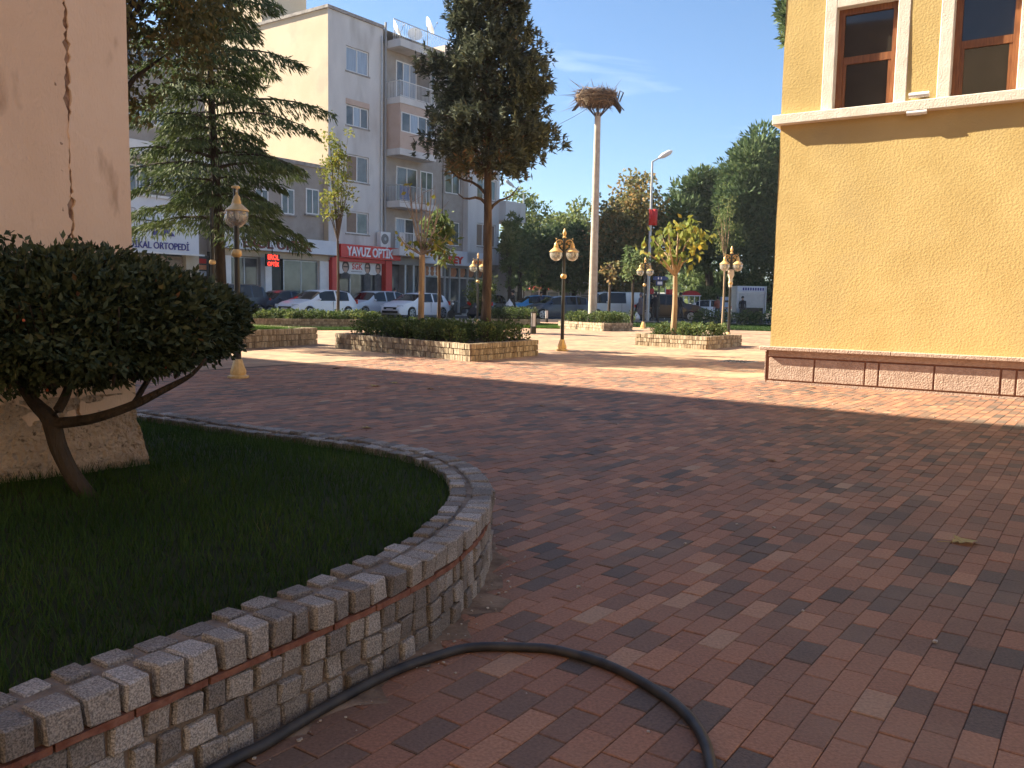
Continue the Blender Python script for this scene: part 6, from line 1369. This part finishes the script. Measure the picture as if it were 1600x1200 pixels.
# red roofed cart
p = at(1078, 485, 61); x, Y, z = p.x, 61, .158; g = thing('street_cart', 'street food cart with a curved red roof on white posts', 'cart', (x, Y, z)); zt_ = at(1078, 462, Y).z; w = .56
b = MB(); v = []; f = []
for i in range(9):
    a = PI*i/8
    for y in (-.5, .5): v.append((x-w*1.12*math.cos(a), Y+y, zt_+.36*math.sin(a)))
for i in range(8): f.append((2*i, 2*i+2, 2*i+3, 2*i+1))
b.add(v, f)
for y_ in (0, 1): b.add([v[2*i+y_] for i in range(9)], [tuple(range(9))])
o = b.build('roof', M['red_cloth'], g); o.modifiers.new('s', 'SOLIDIFY').thickness = .03
for dy in (-.5, .5): b = MB(); b.box((x, Y+dy, zt_), (w*2.35, .05, .06)); b.build('roof_trim', M['white'], g)
for dx in (-w, -w*.35, w*.35, w): b = MB(); b.box((x+dx, Y-.45, (zt_+z+.9)/2), (.05, .05, zt_-z-.9)); b.build('post', M['white'], g)
b = MB(); b.box((x, Y, z+.68), (w*2.2, 1, .5)); b.build('counter', M['red_cloth'], g)
for dx in (-.4, .4): b = MB(); b.lathe([(.1, -.03), (.28, -.03), (.28, .03), (.1, .03)], 16, (x+dx, Y-.5, z+.28), 'y'); b.build('wheel', M['tyre'], g)
# blue and white machine
p = at(1132.5, 490, 58); x, Y = p.x, 58; zt_ = at(1132.5, 464, Y).z; g = thing('ticket_machine', 'pale blue upright machine with orange stripes left of the shuttered kiosk', 'vending machine', (x, Y, .158)); h = zt_-.158
lb_ = mat('pale_blue_panel', (.33, .42, .55), (.40, .48, .6), 2, rough=.4); b = MB(); b.box((x, Y, .158+h/2), (.58, .55, h)); b.build('cabinet', lb_, g)
for zz, hh in ((.27, .13), (.46, .07)): b = MB(); b.box((x-.02, Y-.28, .158+h*zz*1.2), (.46, .02, hh)); b.build('orange_stripe', M['orange_food'], g)
b = MB(); b.box((x+.05, Y-.28, .158+h*.82), (.3, .02, .14)); b.build('screen', M['black'], g)
# shuttered kiosk
p0, p1 = at(1150, 492, 64), at(1195, 492, 64); x0, x1, Y = p0.x, p1.x, 64; zt_ = at(1172, 447, Y).z; g = thing('kiosk', 'white kiosk with a ribbed metal shutter and a blue and white sign board', 'kiosk', ((x0+x1)/2, Y, .158)); xm = (x0+x1)/2; w = x1-x0
b = MB(); b.box((xm, Y+1.1, (zt_+.158)/2), (w, 2.0, zt_-.158)); b.build('booth', M['white'], g)
k = 26
for i in range(16): b = MB(); z_ = 1.0+(zt_-.55-1.0)*i/16; b.box((xm+.05, Y+.07, z_+.035), (w*.86, .06, (zt_-1.55)/16-.012)); b.build('shutter_slat', M['galv'], g)
b = MB(); b.box((xm, Y+.05, zt_-.22), (w*1.04, .12, .40)); sb2 = b.build('sign_board', M['white_sign'], g)
for i in range(9): b = MB(); b.box((x0+w*(.22+.085*i), Y-.02, zt_-.22), (w*.05, .02, .2)); b.build('sign_mark', M['navy'], sb2)
for xx in (x0, x1): b = MB(); b.box((xx, Y+.0, (zt_+.158)/2), (.08, .14, zt_-.158)); b.build('corner_post', M['galv'], g)
b = MB(); b.box((xm-.1, Y-.5, .158+.45), (w*.72, .7, .9)); b.build('counter', M['black'], g)
# bus shelter / canopy frame behind the pole
p0, p1 = at(890, 480, 66), at(986, 480, 66); g = thing('bus_shelter', 'open grey shelter frame with a flat roof behind the concrete pole', 'shelter', (p0.x, 66, .158)); zt_ = at(930, 445, 66).z
b = MB(); b.box(((p0.x+p1.x)/2, 67, zt_+.08), (p1.x-p0.x, 2.4, .18)); b.build('roof', M['galv'], g)
for xx in np.linspace(p0.x+.1, p1.x-.1, 4): b = MB(); b.box((xx, 66, zt_/2+.08), (.08, .08, zt_)); b.build('post', M['grey_paint'], g)
for zz in (1.2, 1.75, 2.1): b = MB(); b.box((p0.x+.9, 66, zz), (1.7, .05, .05)); b.build('rail', M['grey_paint'], g)
# red parasol
p = at(842, 470, 72); zt_ = at(842, 448, 72).z; g = thing('parasol', 'dull red parasol open above the bright blue car', 'parasol', (p.x, 72, .158)); b = MB(); b.lathe([(1.05, zt_-.22), (.55, zt_-.02), (.03, zt_+.12), (.03, zt_+.05), (1.03, zt_-.24)], 10, (p.x, 72, 0)); b.build('canopy', M['red_cloth'], g); b = MB(); b.tube([(p.x, 72, .1), (p.x, 72, zt_)], .03, 6); b.build('pole', M['white'], g)
for lab, px, py0, py1, w_ in (('small red flag left of the blue signs, over the maroon off roader', 1017, 451, 464, .42), ('small red flag hanging behind the pale trunk of the square planter', 1045, 452, 465, .5)):
    a, c = at(px, py1, 60), at(px, py0, 60); g = thing('flag', lab, 'flag', (a.x, 60, a.z)); b = MB(); v = []
    for i in range(6):
        for z_ in (a.z, c.z): v.append((a.x-w_/2+w_*i/5, 60+.06*math.sin(i*1.4), z_))
    b.add(v, [(2*i, 2*i+2, 2*i+3, 2*i+1) for i in range(5)]); o = b.build('cloth', M['red_cloth'], g, smooth=True); o.modifiers.new('s', 'SOLIDIFY').thickness = .012; b = MB(); b.tube([(a.x-w_/2, 60, .1), (a.x-w_/2, 60, c.z+.15)], .025, 6); b.build('staff', M['white'], g)
# drain cover in the sunny paving
p = gnd(1152, 564.5, .003); g = thing('drain_cover', 'grey square drain cover set in the sunny paving left of the yellow building', 'drain cover', (p.x, p.y, 0), -GA); b = MB(); b.box((0, 0, .0), (.72, .72, .012)); b.build('frame', M['grey_paint'], g, True)
for k in range(7): b = MB(); b.box((-.27+.09*k, 0, .008), (.03, .6, .012)); b.build('grate_bar', M['dark_steel'], g, True)
# fallen leaves
def dry_leaf(label, px, py, sz, ang, m_, z=.004):
    p = gnd(px, py, z); g = thing('fallen_leaf', label, 'leaf', (p.x, p.y, z), ang, 'dry leaves fallen on the paving'); n = 13; v = []; prof = [(0, .0), (.12, .22), (.05, .5), (.34, .42), (.42, .75), (.62, .42), (.85, .40), (1.0, .0)]
    up = [(x, y) for x, y in prof]; pts = up+[(x, -y) for x, y in reversed(up[1:-1])]
    v = [(0.45*sz, 0, .002)]+[((x)*sz, y*.75*sz, .002+.16*sz*abs(y)+.05*sz*math.sin(x*7+i)) for i, (x, y) in enumerate(pts)]
    b = MB(); b.add(v, [(0, 1+i, 1+(i+1) % len(pts)) for i in range(len(pts))]); b.build('blade', m_, g, True)
    b = MB(); b.tube([(0.02*sz, 0, .003), (-.3*sz, .04*sz, .006), (-.55*sz, .12*sz, .004)], .0016, 4); b.build('stalk', m_, g, True)
dry_leaf('large yellow dry leaf lying alone on the shaded pavers at the right', 1488, 848, .14, .15, M['leaf_dry'])
for lab, px, py, sz, a, m_ in (('greenish curled leaf on the shaded paving left of centre', 581, 604, .17, 1.0, 'leaf_dry'), ('pale curled leaf a little right of the greenish one', 619, 599, .12, 2.4, 'leaf_dry'), ('orange brown leaf near the shadow edge at the left', 519, 576, .17, .4, 'leaf_dry2'),
                               ('small brown leaf in the middle of the shaded paving', 678, 608, .12, 3.1, 'leaf_dry2'), ('tiny dark leaf crumbs right of centre in the shade', 845, 635, .09, .9, 'leaf_dry2'), ('dark shrivelled leaf below the yellow building shadow edge', 1210, 721, .08, 2.0, 'leaf_dry2'), ('orange leaf at the foot of the plinth in the sun', 1266, 606, .10, .2, 'leaf_dry2'),
                               ('small twig like leaf on the shadow edge near the plinth', 1348, 640, .09, 1.4, 'leaf_dry2'), ('pale leaf on the paving just behind the lawn wall', 565, 669, .10, .1, 'leaf_dry'), ('tiny leaf crumb on the pavers beyond the wall tip', 1113, 607, .08, .8, 'leaf_dry2')):
    dry_leaf(lab, px, py, sz, a, M[m_])
# grit, sand crumbs and pale flecks lying on the pavers, thickest along the wall foot
g = np.random.default_rng(404); gr = MB(); cols = []
for k in range(420):
    if k < 200: p, tt, nn = wpt(g.uniform(.4, 7.0)); q = p+nn*(.02+abs(g.normal(0, .10)))
    else: q = Vector(AB(g.uniform(1.2, 12.5), g.uniform(-1.5, 10)))
    if inpoly(q.x, q.y, lawn_poly): continue
    r_ = g.uniform(.0015, .006 if k < 200 else .009); a_ = g.uniform(0, PI); sx, sy = r_, r_*g.uniform(.5, 1)
    gr.box((q.x, q.y, .0035+r_*.3), (2*sx, 2*sy, r_*.9), a_)
o = gr.build('grit', mat('pale_grit', (.30, .25, .20), (.55, .50, .44), 40, rough=.95)); tag(o, 'pale grit and sand crumbs scattered over the pavers and along the wall foot', 'grit', None, 'stuff')
